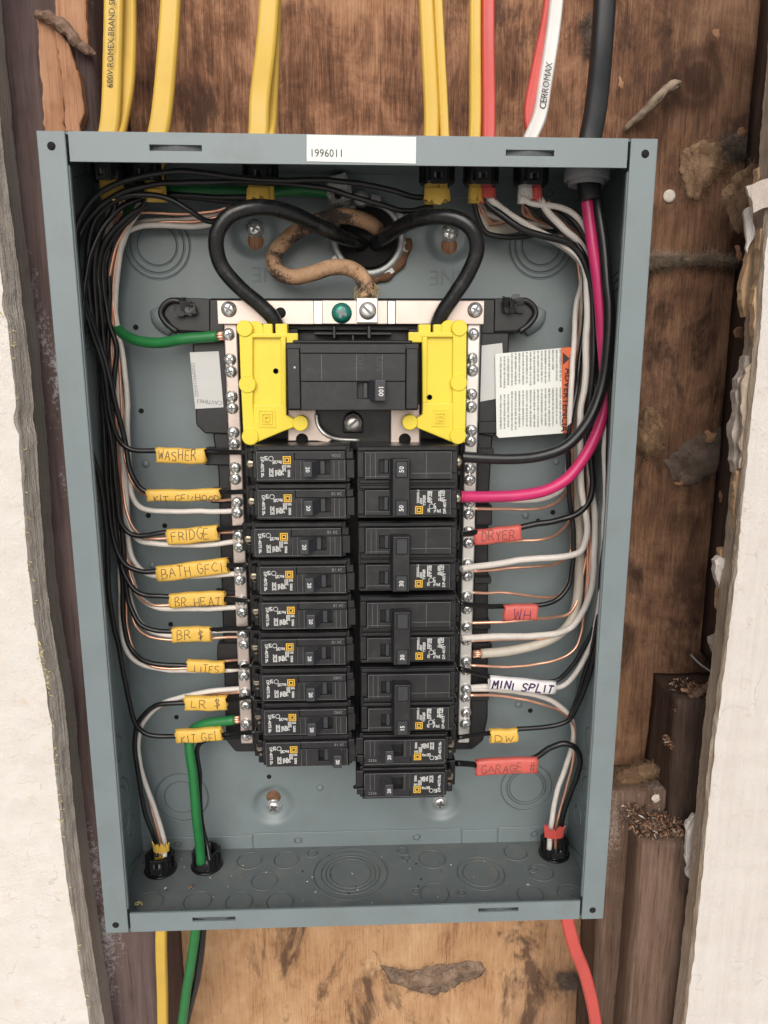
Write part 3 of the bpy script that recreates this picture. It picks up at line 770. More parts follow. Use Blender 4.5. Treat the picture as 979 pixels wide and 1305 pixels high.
def shaving_bm(L, W, curl, seed, n=9):
    r = random.Random(seed)
    top = []
    for i in range(n + 1):
        t = i / n
        a = (t - 0.5) * curl
        w = W * (0.45 + 0.6 * math.sin(math.pi * t)) * r.uniform(0.45, 1.3)
        R = L / max(curl, 0.2)
        c = Vector((R * math.sin(a), -R * math.cos(a) + R * math.cos(curl / 2), 0))
        top += [c + Vector((0, 0, w / 2)), c - Vector((0, 0, w / 2 * r.uniform(0.6, 1.2)))]
    b = B()
    th = Vector((0, 0.0005, 0))
    b.add(top + [p + th for p in top], [(2 * i, 2 * i + 1, 2 * i + 3, 2 * i + 2) for i in range(n)] + [(2 * n + 2 + 2 * i, 2 * n + 4 + 2 * i, 2 * n + 5 + 2 * i, 2 * n + 3 + 2 * i) for i in range(n)]
          + [(2 * i, 2 * i + 2, 2 * n + 4 + 2 * i, 2 * n + 2 + 2 * i) for i in range(n)] + [(2 * i + 1, 2 * n + 3 + 2 * i, 2 * n + 5 + 2 * i, 2 * i + 3) for i in range(n)])
    return b
for k, (px, py, Y, L, W, rt, mt, lab) in enumerate([
    (913, 43, 0.172, 0.008, 0.007, 0.6, 'shaving', 'small wood shaving stuck high on the plywood, top right'),
    (791, 105, 0.172, 0.009, 0.004, 1.2, 'shaving', 'narrow wood shaving stuck beside the thick black cable'),
    (946, 168, 0.158, 0.009, 0.006, 0.2, 'shaving', 'wood shaving on the flat insulation scrap, upper right'),
    (941, 322, 0.138, 0.012, 0.006, 1.15, 'shaving', 'tan splinter at the right end of the sheathing seam'),
    (942, 425, 0.120, 0.012, 0.011, 0.5, 'shaving', 'broad pale wood chip against the dark stud on the right'),
    (904, 556, 0.140, 0.012, 0.010, 0.9, 'shaving', 'fan shaped wood chip on the halfway insulation wad'),
    (866, 616, 0.170, 0.010, 0.005, 0.1, 'shaving', 'small wood chip under the halfway insulation wad'),
    (918, 633, 0.150, 0.011, 0.003, 1.4, 'shaving', 'thin upright splinter below the halfway insulation wad'),
    (836, 1018, 0.118, 0.009, 0.008, 1.0, 'pale_scrap', 'white paper scrap standing in the litter on the post'),
    (826, 1056, 0.110, 0.010, 0.005, 0.3, 'shaving', 'curled shaving at the front of the litter on the post'),
    (874, 880, 0.125, 0.012, 0.004, 0.4, 'shaving', 'shaving lying on the upper post under the bent nail'),
]):
    o = obj('wood_shaving' if mt == 'shaving' else 'paper_scrap', shaving_bm(L, W, 0.7, k + 3, 5), mt, None, 0, 1, at(px, py, Y), (0.3, rt, 0.35))
    tag(o, lab, 'shaving' if mt == 'shaving' else 'paper')

def litter(name, label, spots, n, seed, cat='litter'):
    r = random.Random(seed)
    b = B()
    mats = ('shaving', 'pale_scrap', 'post_dark', 'stick_wood')
    for i in range(n):
        px, py, Y, sp, sy = r.choice(spots)
        c = at(px, py, Y) + Vector((r.gauss(0, sp), r.uniform(-sy, sy), r.uniform(-0.001, 0.004)))
        k = shaving_bm(r.uniform(0.0014, 0.006), r.uniform(0.0005, 0.0020), r.uniform(0.3, 1.6), i, 3)
        M = Matrix.Translation(c) @ Matrix.Rotation(r.uniform(0, 6.28), 4, 'Z') @ Matrix.Rotation(r.gauss(0, 0.7), 4, 'X') @ Matrix.Rotation(r.gauss(0, 0.7), 4, 'Y')
        k.xf(M)
        b.add(k.v, k.f, False, r.choice((0, 0, 0, 2, 2, 3, 3, 3, 3)) if r.random() > 0.04 else 1)
    o = obj(name, b, mats)
    tag(o, label, cat, None, 'stuff')
litter('litter', 'brown litter of shavings on top of the lower right post', [(810, 1040, 0.118, 0.006, 0.02), (832, 1058, 0.110, 0.009, 0.012), (855, 1052, 0.114, 0.009, 0.015), (845, 1035, 0.13, 0.010, 0.02), (800, 1020, 0.14, 0.006, 0.012)], 900, 5)
litter('litter', 'grey litter and twigs on top of the upper right post', [(895, 888, 0.128, 0.009, 0.012), (905, 895, 0.122, 0.006, 0.006), (880, 876, 0.14, 0.008, 0.012), (868, 905, 0.125, 0.003, 0.004), (853, 948, 0.126, 0.002, 0.008)], 420, 6)
# bent nail and a length of twig on the upper post
tag(obj('nail', B().tube(spline([at(880, 834, 0.158), at(892, 846, 0.150), at(914, 861, 0.140)], 6), 0.0011, 8), 'galvanized'), 'grey nail sticking out over the top of the upper right post', 'nail')
b = B().tube(spline([at(876, 893, 0.128), at(895, 880, 0.118), at(918, 864, 0.110)], 10), lambda q: 0.0032 + 0.0009 * math.sin(q * 45), 8)
b.v = [tuple(Vector(p) + mnoise.noise_vector(Vector(p) * 260) * 0.0010) for p in b.v]; b.sm = [False] * len(b.f)
tag(obj('twig', b, 'stick_wood'), 'rough brown twig lying across the upper right post', 'twig')
# flat nail head on the plywood
tag(obj('nail', B().lathe(at(853, 250, 0.1795), (0, -1, 0), [(0.0052, 0), (0.0052, 0.0008), (0.0035, 0.0016), (0.0, 0.0018)], 16), 'pale_scrap'), 'pale flat round nail in the plywood right of the box', 'nail')

# ================================================================== the enclosure
encl = thing('electrical_enclosure', 'open grey steel breaker panel box mounted between studs', 'panel box')
T = 0.0015
FW = 0.0162                      # width of the front flange
# back sheet with its hub opening
hub = at(469, 305, BD)
HR = 0.0245
BOSSES = [(325, 291, -1), (573, 297, -1), (349, 1028, 1), (561, 1023, 1)]
DISH = []
for px, py, up in BOSSES:
    p = at(px, py, BD + 0.004)
    DISH.append((p.x, p.z + up * 0.0035))
b = B()
nx, nz = 150, 220
def back_y(x, z):
    y = BD
    for cx, cz in DISH:
        d = math.hypot(x - cx, z - cz)
        if d < 0.0185:
            t = min(1.0, max(0.0, (0.0185 - d) / 0.0075)); t = t * t * (3 - 2 * t)
            y += 0.0050 * t
    return y
grid_v = [(-BW + 2 * BW * i / nx, back_y(-BW + 2 * BW * i / nx, -BH + 2 * BH * j / nz), -BH + 2 * BH * j / nz) for i in range(nx + 1) for j in range(nz + 1)]
grid_f = []
for i in range(nx):
    for j in range(nz):
        cx, cz = -BW + 2 * BW * (i + .5) / nx, -BH + 2 * BH * (j + .5) / nz
        if math.hypot(cx - hub.x, cz - hub.z) < HR: continue
        grid_f.append((i * (nz + 1) + j, (i + 1) * (nz + 1) + j, (i + 1) * (nz + 1) + j + 1, i * (nz + 1) + j + 1))
b.add(grid_v, grid_f, True)
obj('back_panel', b, 'paint', encl)
# lapped edge of the back sheet just above the floor and below the top
for zz, dz, xa, xb in ((-BH + 0.0002, 0.0132, -BW + 0.002, at(322, 1064, BD).x), (-BH + 0.0002, 0.0150, at(322, 1064, BD).x + 0.0006, at(588, 1053, BD).x), (-BH + 0.0002, 0.0134, at(588, 1053, BD).x + 0.0006, at(634, 1055, BD).x), (-BH + 0.0002, 0.0152, at(634, 1055, BD).x + 0.0006, BW - 0.002)):
    obj('lapped_edge', B().box(xa, xb, BD - 0.0012, BD - 0.0001, zz, zz + dz), 'paint', encl, 0.0004)
obj('lapped_edge', B().box(-BW + 0.002, BW - 0.002, BD - 0.0012, BD - 0.0001, BH - 0.0165, BH - 0.0002), 'paint', encl, 0.0004)
obj('side_wall', B().box(-BW, -BW + T, 0.001, BD + T, -BH, BH), 'paint', encl, 0.0003)
obj('side_wall', B().box(BW - T, BW, 0.001, BD + T, -BH, BH), 'paint', encl, 0.0003)
obj('top_wall', B().box(-BW + T, BW - T, 0.002, BD + T, BH - T, BH), 'paint', encl, 0.0003)
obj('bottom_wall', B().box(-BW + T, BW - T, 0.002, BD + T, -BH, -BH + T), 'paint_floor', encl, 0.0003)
for s in (-1, 1):
    x0, x1 = sorted((s * BW, s * (BW - FW)))
    fl = obj('side_flange', B().box(x0, x1, 0.0, T, -BH, BH), 'paint', encl, 0.0006, 2)
    # rolled inner lip
    obj('inner_lip', B().box(s * (BW - FW) - 0.0006, s * (BW - FW) + 0.0006, T, 0.0045, -BH + 0.018, BH - 0.018), 'paint', fl, 0.0003)
def flange_row(z0, z1, slots, nm):
    xl = BW - FW - 0.0016
    hs = [(at(a, y, 0).x, at(c, y, 0).x, at(a, y, 0).z - 0.0017, at(a, y, 0).z + 0.0017) for a, c, y in slots]
    fl = obj(nm, B().plate(-xl, xl, z0, z1, 0.0006, 0.0021, hs), 'paint', encl)
    for h in hs:      # the punched tab pushed back through each slot
        c = (h[0] + h[1]) / 2; hw = (h[1] - h[0]) / 2
        k = B()
        for i in range(16):
            t0, t1 = i / 16, (i + 1) / 16
            f = lambda t: 0.0012 + 0.0030 * (abs(2 * t - 1) ** 1.5)
            k.add([(c - hw + 2 * hw * t, f(t), z) for t in (t0, t1) for z in (h[2] + 0.0003, h[3] - 0.0002)], [(0, 1, 3, 2)], True)
        obj('bent_tab', k, 'dark_slot', fl)
    return fl
topf = flange_row(BH - FW, BH, [(190, 257, 187.5), (645, 707, 194)], 'top_flange')
botf = flange_row(-BH, -BH + FW - 0.001, [(245, 300, 1173), (610, 661, 1161)], 'bottom_flange')
for px, py in ((65.5, 186), (822.5, 196), (147.5, 1179), (755.5, 1160)):
    p = at(px, py, 0)
    obj('screw_hole', B().lathe((p.x, 0.0001, p.z), (0, -1, 0), [(0.0024, 0), (0.0024, 0.0002), (0.0, 0.0002)], 18), 'hole', encl)

# knock-outs: stamped rings in back, floor and sides
def knock(c, axis, radii, name='knockout', squash=1.0):
    k = B()
    for i, R in enumerate(radii):
        k.ring(c, axis, R, 0.00060, 48, 6)
        k.ring(c, axis, R - 0.00085, 0.00032, 48, 4, 1)  # thin dark ring paints the shade of the stamped groove
    return obj(name, k, ('paint_floor' if abs(axis[2]) > 0.5 else 'paint', 'dark_slot'), encl)
for px, py, rr in ((200, 312, (0.0145, 0.0195, 0.0235)), (690, 312, (0.0145, 0.0195, 0.0235)), (232, 1016, (0.0150, 0.0222)), (671, 1003, (0.0150, 0.0172, 0.0222)), (350, 1010, ()), ):
    if rr: knock(at(px, py, BD), (0, -1, 0), rr)
def on_floor(px, py):
    d = ROT @ Vector(((px - IMG_W / 2) / F_PX, 1.0, -(py - IMG_H / 2) / F_PX))
    return CAM + d * ((-BH + T - CAM.z) / d.z)
for px, py, rr in ((447, 1113, (0.0170, 0.0205, 0.0240, 0.0300)), (613, 1113, (0.0150, 0.0195)), (551, 1095, (0.0112,)), (554, 1139, (0.0115,)),
                   (318, 1097, (0.0105,)), (365, 1096, (0.0105,)), (337, 1123, (0.0105,)), (305, 1149, (0.0105,)), (357, 1149, (0.0105,)), (252, 1149, (0.0110,)), (190, 1150, (0.0110,)),
                   (657, 1087, (0.0100,)), (690, 1112, (0.0100,)), (676, 1140, (0.0105,)), (727, 1139, (0.0105,)), (398, 1088, (0.0046,)), (513, 1085, (0.0046,)), (518, 1094, (0.0038,)), (530, 1136, (0.0034,)), (588, 1138, (0.0034,)), (679, 1108, (0.0036,))):
    knock(on_floor(px, py), (0, 0, 1), rr)
for s in (-1, 1):
    for z, y, rr in ((0.170, 0.048, (0.016, 0.022, 0.027)), (-0.195, 0.046, (0.015, 0.0215)), (-0.150, 0.050, (0.0105,)), (-0.225, 0.066, (0.0085,)), (0.03, 0.05, (0.0105,)), (0.218, 0.04, (0.0105,))):
        knock((s * (BW - T), y, z), (-s, 0, 0), rr)
    # seam of the folded side
    obj('fold_seam', B().tube([(s * (BW - T), 0.004, -BH + 0.030), (s * (BW - T), 0.085, -BH + 0.0025)], 0.0004, 5), 'paint_groove', encl)
    obj('fold_seam', B().tube([(s * (BW - T), 0.004, BH - 0.030), (s * (BW - T), 0.085, BH - 0.0025)], 0.0004, 5), 'paint_groove', encl)
for px, py in ((700, 246), (545, 245), (227, 1076), (380, 1071), (531, 1067), (681, 1063)):
    knock(at(px, py, BD - 0.0012), (0, -1, 0), (0.0034,))
# small drilled holes and pimples in the back sheet
for px, py in ((173, 417), (180, 523.6), (189, 657), (210, 670), (217.6, 795.7), (225, 914), (715, 420), (704.8, 653), (686, 664), (676, 905.7), (343, 990), (453, 1003)):
    obj('drilled_hole', B().lathe(at(px, py, BD - 0.0001), (0, -1, 0), [(0.0020, -0.0002), (0.0018, 0.0003), (0.0, 0.0002)], 16), ('hole'), encl)
for px, py in ((186, 591), (194, 720), (709, 588), (670, 656.6), (661, 897.6), (408, 1004), (393, 1088)):
    obj('stamped_pip', B().lathe(at(px, py, BD + 0.0005), (0, -1, 0), [(0.0032, 0), (0.0026, 0.0013), (0.0012, 0.0019), (0, 0.0020)], 16), 'paint', encl)

# ---- screws
def phillips(r=0.0042, h=0.0024, mat='zinc', cross=True, slot=False):
    b = B()
    b.lathe((0, 0, 0), (0, -1, 0), [(r * 1.22, -0.0006), (r * 1.22, 0.0002), (r, 0.0003), (r, h * 0.5), (r * 0.86, h * 0.86), (r * 0.5, h), (0, h * 1.02)], 20, 0)
    w = r * 0.17
    if cross:
        b.box(-r * 0.62, r * 0.62, -h * 1.08, -h * 0.6, -w, w, 1)
        b.box(-w, w, -h * 1.085, -h * 0.6, -r * 0.62, r * 0.62, 1)
    if slot:
        b.box(-r * 0.88, r * 0.88, -h * 1.08, -h * 0.6, -w * 1.1, w * 1.1, 1)
    return b.mesh('screw', (mat, 'screw_slot'))
SCREW_BAR = phillips(0.0034, 0.0024)
SCREW_BIG = phillips(0.0052, 0.0034)
SCREW_GREEN = phillips(0.0056, 0.0030, 'screw_green')
SCREW_SLOT = phillips(0.0048, 0.0026, 'tin', False, True)
SCREW_BRASS = phillips(0.0030, 0.0018, 'brass', False, True)
# mounting bosses: dished pad, key-hole with wood showing, screw
for px, py, up in BOSSES:
    p = at(px, py, BD + 0.004)
    boss = thing('mounting_screw', {325: 'silver mounting screw at the upper left of the box back', 573: 'silver mounting screw at the upper right of the box back', 349: 'silver mounting screw below the left breaker column', 561: 'silver mounting screw below the right breaker column'}[px], 'screw', (p.x, BD + 0.0046, p.z), (0, random.uniform(0, 1.5), 0))
    link('screw_head', SCREW_BIG, boss)
    q = Vector((p.x, BD + 0.0049, p.z + up * 0.0085))
    if up < 0 or px < 400:
        obj('keyhole', B().lathe(q, (0, -1, 0), [(0.0060, 0), (0.0060, 0.0001), (0.0, 0.0002)], 24), 'raw_wood' if up < 0 else 'rust', encl)
# embossed LINE marks (upside down)
for px, py in ((348, 349), (574, 353)):
    me = text_mesh('LINE', 0.0150, 'paint_groove', 0.0002)
    link('embossed_lettering', me, encl, at(px, py, BD - 0.0002), (0, math.pi, 0))

# ---- number sticker on the top flange
def plate_at(name, pts, Y, th, mat, parent, r=0.0, bevel=0.0):
    W = [at(x, y, Y) for x, y in pts]
    return obj(name, B().prism([(p.x, p.z) for p in W], Y - th, Y), mat, parent, bevel)
st = plate_at('number_sticker', [(391, 171.5), (530.5, 174.5), (530, 208.5), (391, 205.5)], 0.0005, 0.0002, 'sticker', encl)
link('lettering', text_mesh('1996011', 0.0060, 'print_black', sx=0.95), st, at(416.5, 195.5, 0.0002), (0, 0, 0))
# ---- paper label on the right side wall
k = B()
p0, p1 = at(797, 462, 0.022), at(773, 842, 0.022)
k.box(BW - T - 0.0004, BW - T - 0.0001, 0.006, 0.030, -0.075, 0.090)
sl = obj('wall_label', k, 'sticker', encl)
k = B(); r = random.Random(2)
for i in range(90):
    y = 0.008 + 0.0016 * (i % 13); z = 0.055 - 0.018 * (i // 13)
    k.box(BW - T - 0.00055, BW - T - 0.00042, y, y + 0.0006, z - r.uniform(0.004, 0.014), z)
o = obj('fine_print', k, 'print_grey', sl); o['kind'] = 'stuff'

# ================================================================== interior: plastic base, neutral bars, strap, bus
inter = thing('panel_interior', 'black plastic breaker base with silver neutral bars inside the box', 'breaker base', (0, BD, 0))
def pz(*pts, Y=0.06):
    return [(at(x, y, Y).x, at(x, y, Y).z) for x, y in pts]
def ip(name, b, mats, parent=None, bevel=0.0, seg=1):
    o = obj(name, b, mats, parent or inter, bevel, seg)
    if parent is None: o.location = (0, -BD, 0)
    return o
BASE_Y = 0.064
ip('base', B().prism(pz((266, 380), (632, 380), (628, 560), (623, 640), (622, 915), (616, 945), (602, 956), (300, 959), (288, 944), (282, 740), (278, 600), (272, 560), (266, 500), Y=BASE_Y), BASE_Y, BD - 0.0004), 'black_plastic', None, 0.0012)
ip('base_wing', B().prism(pz((246, 432), (296, 428), (300, 553), (262, 552), (251, 541), Y=BASE_Y), BASE_Y - 0.003, BD - 0.0006), 'black_plastic', None, 0.001)
ip('base_wing', B().prism(pz((600, 424), (648, 424), (646, 530), (628, 556), (600, 552), Y=BASE_Y), BASE_Y - 0.003, BD - 0.0006), 'black_plastic', None, 0.001)
for (a, c) in ((262, 268), (629, 634)):
    for yy in (566, 620, 700, 760, 830):
        pass
# small clips and ribs on the base edges
for x0, x1, y0, y1 in ((262, 300, 570, 592), (270, 300, 622, 640), (274, 304, 752, 772), (278, 306, 818, 842), (600, 640, 536, 552), (600, 628, 570, 578), (600, 626, 642, 668), (598, 625, 733, 742), (598, 624, 788, 800), (598, 626, 818, 836), (598, 622, 872, 890)):
    ip('base_clip', B().prism(pz((x0, y0), (x1, y0), (x1, y1), (x0, y1), Y=BASE_Y), BASE_Y - 0.0045, BASE_Y + 0.006), 'black_plastic', None, 0.0008)
# mounting ears
for s, cx in ((-1, 232), (1, 656)):
    a = 1 if s > 0 else -1
    pts = [(cx - a * 40, 381), (cx + a * 10, 379), (cx + a * 24, 392), (cx + a * 26, 400), (cx + a * 8, 424), (cx - a * 40, 426)]
    ear = ip('mounting_ear', B().prism(pz(*pts, Y=0.07), 0.066, BD - 0.0004), 'black_plastic', None, 0.002, 2)
    k = B()
    loop = spline([at(cx + a * dx, y, 0.064) for dx, y in ((2, 384), (14, 383), (24, 390), (27, 400), (20, 412), (6, 423))], 6)
    k.tube(loop, 0.0020, 8); obj('ear_rib', k, 'black_plastic', ear)
    # torn plastic at the ear
    k = B(); r = random.Random(3 + s)
    for i in range(9):
        cx_, cy_ = cx + a * r.uniform(-15, 6), r.uniform(380, 398)
        w_, h_ = r.uniform(4, 9), r.uniform(4, 10)
        q = ragged([(cx_ - w_, cy_ - h_), (cx_ + w_ * r.uniform(.3, 1), cy_ - h_ * r.uniform(.5, 1.2)), (cx_ + w_, cy_ + h_), (cx_ - w_ * r.uniform(.4, 1), cy_ + h_ * r.uniform(.5, 1))], 0.0655 - 0.0007 * i, 0.0006, i * 2.3 + s, 0.0012, 0.002, r.uniform(-.5, .5), 0.003)
        k.add(q.v, q.f)
    o = obj('torn_plastic', k, 'black_plastic', ear); o['kind'] = 'stuff'
    # embossed bump of the back panel under the ear
    k = B().tube(spline([at(cx + a * 34, 394, BD), at(cx + a * 26, 408, BD), at(cx + a * 12, 424, BD)], 8), lambda q: 0.0055 * (0.75 + 0.5 * math.sin(math.pi * q)), 12)
    obj('stamped_hook', k, 'paint', encl)
# stickers on the base wings
for pts, tx in (([(242, 449), (279, 447.5), (285, 519), (249, 521)], 'CAV78463'), ([(609, 441), (640, 437), (644, 506), (611, 512)], None)):
    W = pz(*pts, Y=0.0608)
    s_ = ip('code_sticker', B().prism(W, 0.0604, 0.0608), 'sticker_grey', None)
    if tx:
        link('lettering', text_mesh(tx, 0.0040, 'print_grey'), s_, at(267, 512, 0.0603), (0, math.pi + 0.08, 0))
        link('lettering', text_mesh('22010110642022', 0.0034, 'print_grey'), s_, at(248.5, 484, 0.0603), (0, math.radians(-94), 0))
# neutral bars
BAR_Y = 0.050
def bar(name, a, c, w, screws, seed):
    pa, pc = at(*a, BAR_Y), at(*c, BAR_Y)
    x0 = (pa.x + pc.x) / 2
    k = B().box(-w / 2, w / 2, BAR_Y, BAR_Y + 0.009, pc.z, pa.z)
    o = ip(name, k, 'tin_pink' if seed == 1 else 'tin', None, 0.0008, 2)
    o.location.x = x0
    r = random.Random(seed)
    for px, py in screws:
        q = at(px, py, BAR_Y)
        link('screw', SCREW_BAR, o, (q.x - x0, BAR_Y - 0.0004, q.z), (r.uniform(-0.12, 0.12), r.uniform(0, 1.5), r.uniform(-0.15, 0.15)))
    ip('bar_backing', B().box(x0 - w / 2 - 0.002, x0 + w / 2 + 0.003, BAR_Y + 0.0095, BASE_Y + 0.002, pc.z - 0.003, pa.z + 0.002), 'black_plastic', None, 0.0006)
    return o, x0
LSCR = [(291.7, 426), (293.4, 458), (294.4, 473.5), (295.5, 505.5), (296.2, 520), (297.9, 551), (298.6, 565.5), (300, 596), (300, 610), (302.5, 640), (302.5, 653), (304, 682), (305, 697), (306, 724.6), (306, 738.7), (308, 765), (308.5, 780), (309.7, 808), (311, 821), (311.5, 848), (311.5, 861), (312.5, 883), (313.4, 898.6), (314, 922), (315, 937)]
RSCR = [(603, 426), (602, 457), (602, 472), (600.7, 502.5), (600.7, 518.6), (600.4, 548.5), (599.5, 562), (599, 597), (598.6, 611.5), (598, 640), (597.8, 655), (597.5, 677), (597, 692), (596, 719), (596, 734), (595, 760), (595, 776), (595, 799), (594.5, 816), (594, 842.6), (593.5, 854), (594, 878), (593.5, 889), (594, 908), (593, 922)]
barL, xL = bar('neutral_bar', (292, 412), (316, 948), 0.0088, LSCR, 1)
barR, xR = bar('neutral_bar', (602.5, 412), (592.5, 947), 0.0088, RSCR, 2)
# cross strap joining the two bars
SY = 0.046
k = B()
def strapbox(x0, x1, yf, z0=413, z1=383):
    A, C = at(x0, z0, SY), at(x1, z1, SY)
    k.box(A.x, C.x, yf, yf + 0.0022, A.z, C.z)
strapbox(277.6, 400, SY); strapbox(411, 494, SY - 0.0016); strapbox(504, 617.7, SY)
strap = ip('neutral_strap', k, 'tin_pink', None, 0.0004)
for a, c in ((400, 411), (494, 504)):
    kk = B()
    A, C = at(a, 413, SY), at(c, 383, SY)
    kk.prism([(A.x, A.z), (C.x, A.z), (C.x, C.z), (A.x, C.z)], SY + 0.0008, SY + 0.003)
    obj('strap_joggle', kk, 'tin', strap, 0.0004)
p = at(468, 396, SY - 0.003)
obj('lug_plate', B().box(p.x - 0.0070, p.x + 0.0070, SY - 0.0046, SY - 0.0017, p.z - 0.0078, p.z + 0.0082), 'tin', strap, 0.0004)
link('screw', SCREW_SLOT, strap, at(468.7, 396, SY - 0.0048), (0, 0.75, 0))
link('bonding_screw', SCREW_GREEN, strap, at(435.6, 399, SY - 0.0018), (0, 0.4, 0))
for px, py in ((291.8, 394), (605.5, 395)):
    link('screw', SCREW_BAR, strap, at(px, py, SY - 0.0002), (0, 0.5, 0)).scale = (1.25, 1.25, 1.25)
obj('strap_hole', B().lathe(at(357.6, 398.6, SY), (0, -1, 0), [(0.0036, 0), (0.0036, 0.00015), (0, 0.0002)], 20), 'hole', strap)
# ribs and shelf of the base under the strap
for x0, x1, y0, y1, yy in ((340, 560, 414, 421, 0.056), (400, 500, 423, 427, 0.045), (424, 428, 415, 432, 0.044), (468, 473, 415, 432, 0.044), (448, 452, 424, 436, 0.046), (345, 380, 418, 436, 0.054), (520, 556, 418, 436, 0.054)):
    A, C = at(x0, y1, yy), at(x1, y0, yy)
    ip('base_rib', B().box(A.x, C.x, yy, BASE_Y + 0.001, A.z, C.z), 'black_plastic', None, 0.0006)
# bus stabs and screw post below the main breaker
BUSY = 0.040
ip('bus_housing', B().prism(pz((366, 516), (538, 516), (538, 574), (366, 574), Y=0.047), 0.047, BASE_Y), 'gloss_black', None, 0.0008)
ip('bus_plate', B().prism(pz((367, 515), (402, 515), (404, 540), (412, 552), (424, 560), (418, 564), (404, 562), (367, 562), Y=BUSY), BUSY, BUSY + 0.002), 'tin_pink', None, 0.0005)
ip('bus_plate', B().prism(pz((498, 515), (535, 515), (535, 569), (498, 569), Y=BUSY), BUSY, BUSY + 0.002), 'tin_pink', None, 0.0005)
k = B().tube(spline([at(403, 528, BUSY - 0.001), at(405, 541, BUSY - 0.001), at(414, 553, BUSY - 0.002), at(428, 559, BUSY), at(458, 561, BUSY + 0.003)], 7), 0.0013, 8)
ip('bus_spring', k, 'tin', None)
for px, py in ((516, 560), (385, 560)):
    ip('bus_notch', B().lathe(at(px, py, BUSY), (0, -1, 0), [(0.0042, 0), (0.0042, 0.0002), (0, 0.0003)], 20), 'hole', None)
k = B().prism(pz((437, 552), (437, 536), (441, 528), (450, 524), (459, 528), (463, 536), (463, 552), Y=0.040), 0.040, 0.047)
post = ip('screw_post', k, 'gloss_black', None, 0.0012, 2)
link('screw', SCREW_SLOT, post, at(450, 539, 0.0398), (0, -0.7, 0))

# warning label standing off the back sheet, right of the right bar
WY = 0.0585
wl = obj('warning_label', B().prism(pz((631, 451), (715, 443.5), (717, 552), (636, 558), (633, 555), Y=WY), WY - 0.0003, WY), 'sticker', encl)
obj('orange_band', B().prism(pz((715.2, 443.5), (730, 442), (730, 551), (717.2, 552), Y=WY), WY - 0.0003, WY), 'warn_orange', wl)
tri = [at(x, y, WY - 0.0003) for x, y in ((717.5, 449), (717.5, 465), (726, 457))]
obj('warning_triangle', B().prism([(q.x, q.z) for q in tri], WY - 0.0005, WY - 0.0003), 'print_black', wl)
link('lettering', text_mesh('ADVERTENCIA', 0.0066, 'print_black', bold=True, sx=1.02), wl, at(721.5, 510, WY - 0.0004), (0, math.radians(91), 0))
k = B(); r = random.Random(8)
for blk, (ya, yb) in enumerate(((449, 494), (499, 550))):
    for i in range(17):
        x = 637 + i * 4.75
        y = ya + (2.5 if blk == 0 else 1.0) - (x - 637) * 0.085 + (3 if i < 3 else 0)
        end = yb - (x - 637) * 0.085 - r.uniform(0, 5)
        if i == 14 and blk == 0: end = ya + 22
        bold = i in (3, 4)
        while y < end:
            wlen = r.uniform(1.6, 7)
            yy = y
            while yy < min(y + wlen, end):
                lw = r.uniform(0.55, 1.0)
                hh = r.choice((1.6, 1.6, 2.5, 2.3))
                q = at(x + 1.2 - hh / 2, yy, WY); q2 = at(x + 1.2 + hh / 2, yy + lw, WY)
                k.box(q.x, q2.x, WY - 0.00045, WY - 0.0003, q2.z, q.z)
                yy += lw + 0.42
            y += wlen + 1.1
o = obj('fine_print', k, 'print_grey', wl); o['kind'] = 'stuff'

# ================================================================== breakers
MM = 0.001
FACE_Y = 0.012
def sbox(b, x0, x1, y0, y1, z0, z1, mi=0): return b.box(x0 * MM, x1 * MM, y0 * MM, y1 * MM, z0 * MM, z1 * MM, mi)
def emblem_mesh():
    b = B()
    for i, (s, m) in enumerate(((2.6, 0), (1.95, 1), (1.5, 0), (0.85, 1))):
        sbox(b, -s, s, -0.06 - 0.03 * i, 0.0, -s, s, m)
    return b.mesh('emblem', ('emblem_yellow', 'print_black'), merge=False)
EMBLEM = emblem_mesh()
def microprint(blocks, seed):
    """unreadably small printed lines: (x0, x1, z0, z1, vertical)"""
    b = B(); r = random.Random(seed)
    for x0, x1, z0, z1, pitch in blocks:
        x = x0
        while x < x1 - 0.2:                 # columns of tiny characters, read downwards
            z = z1
            while z > z0 + 0.25:
                h = r.uniform(0.35, 0.75)
                if r.random() > 0.06:
                    sbox(b, x, x + pitch * r.uniform(0.6, 0.92), -0.05, 0.0, z - h, z)
                z -= h + 0.2
            x += pitch
    return b
def print_single():
    b = microprint([(-22.4, -20.0, 3.2, 5.8, 1.1), (-17.2, -11.6, 0.6, 2.9, 1.0), (-19.6, -17.0, -7.6, -2.2, 1.0), (-24.8, -23.0, -7.6, -5.2, 1.0), (-15.8, -14.2, -6.9, -3.4, 0.9), (-13.6, -10.6, -6.9, -3.0, 0.9), (-11.2, -8.6, -4.2, 0.0, 0.9), (-8.2, -5.4, -1.8, 0.0, 0.9), (-7.6, -5.8, -7.8, -3.2, 0.9)], 5)
    b.ring((-18.2 * MM, -0.00003, 4.2 * MM), (0, -1, 0), 1.5 * MM, 0.22 * MM, 16, 4)
    b.ring((-12.6 * MM, -0.00003, -5.6 * MM), (0, -1, 0), 1.2 * MM, 0.2 * MM, 16, 4)
    return b.mesh('label_print', 'print_white', merge=False)
PRINT1 = print_single()
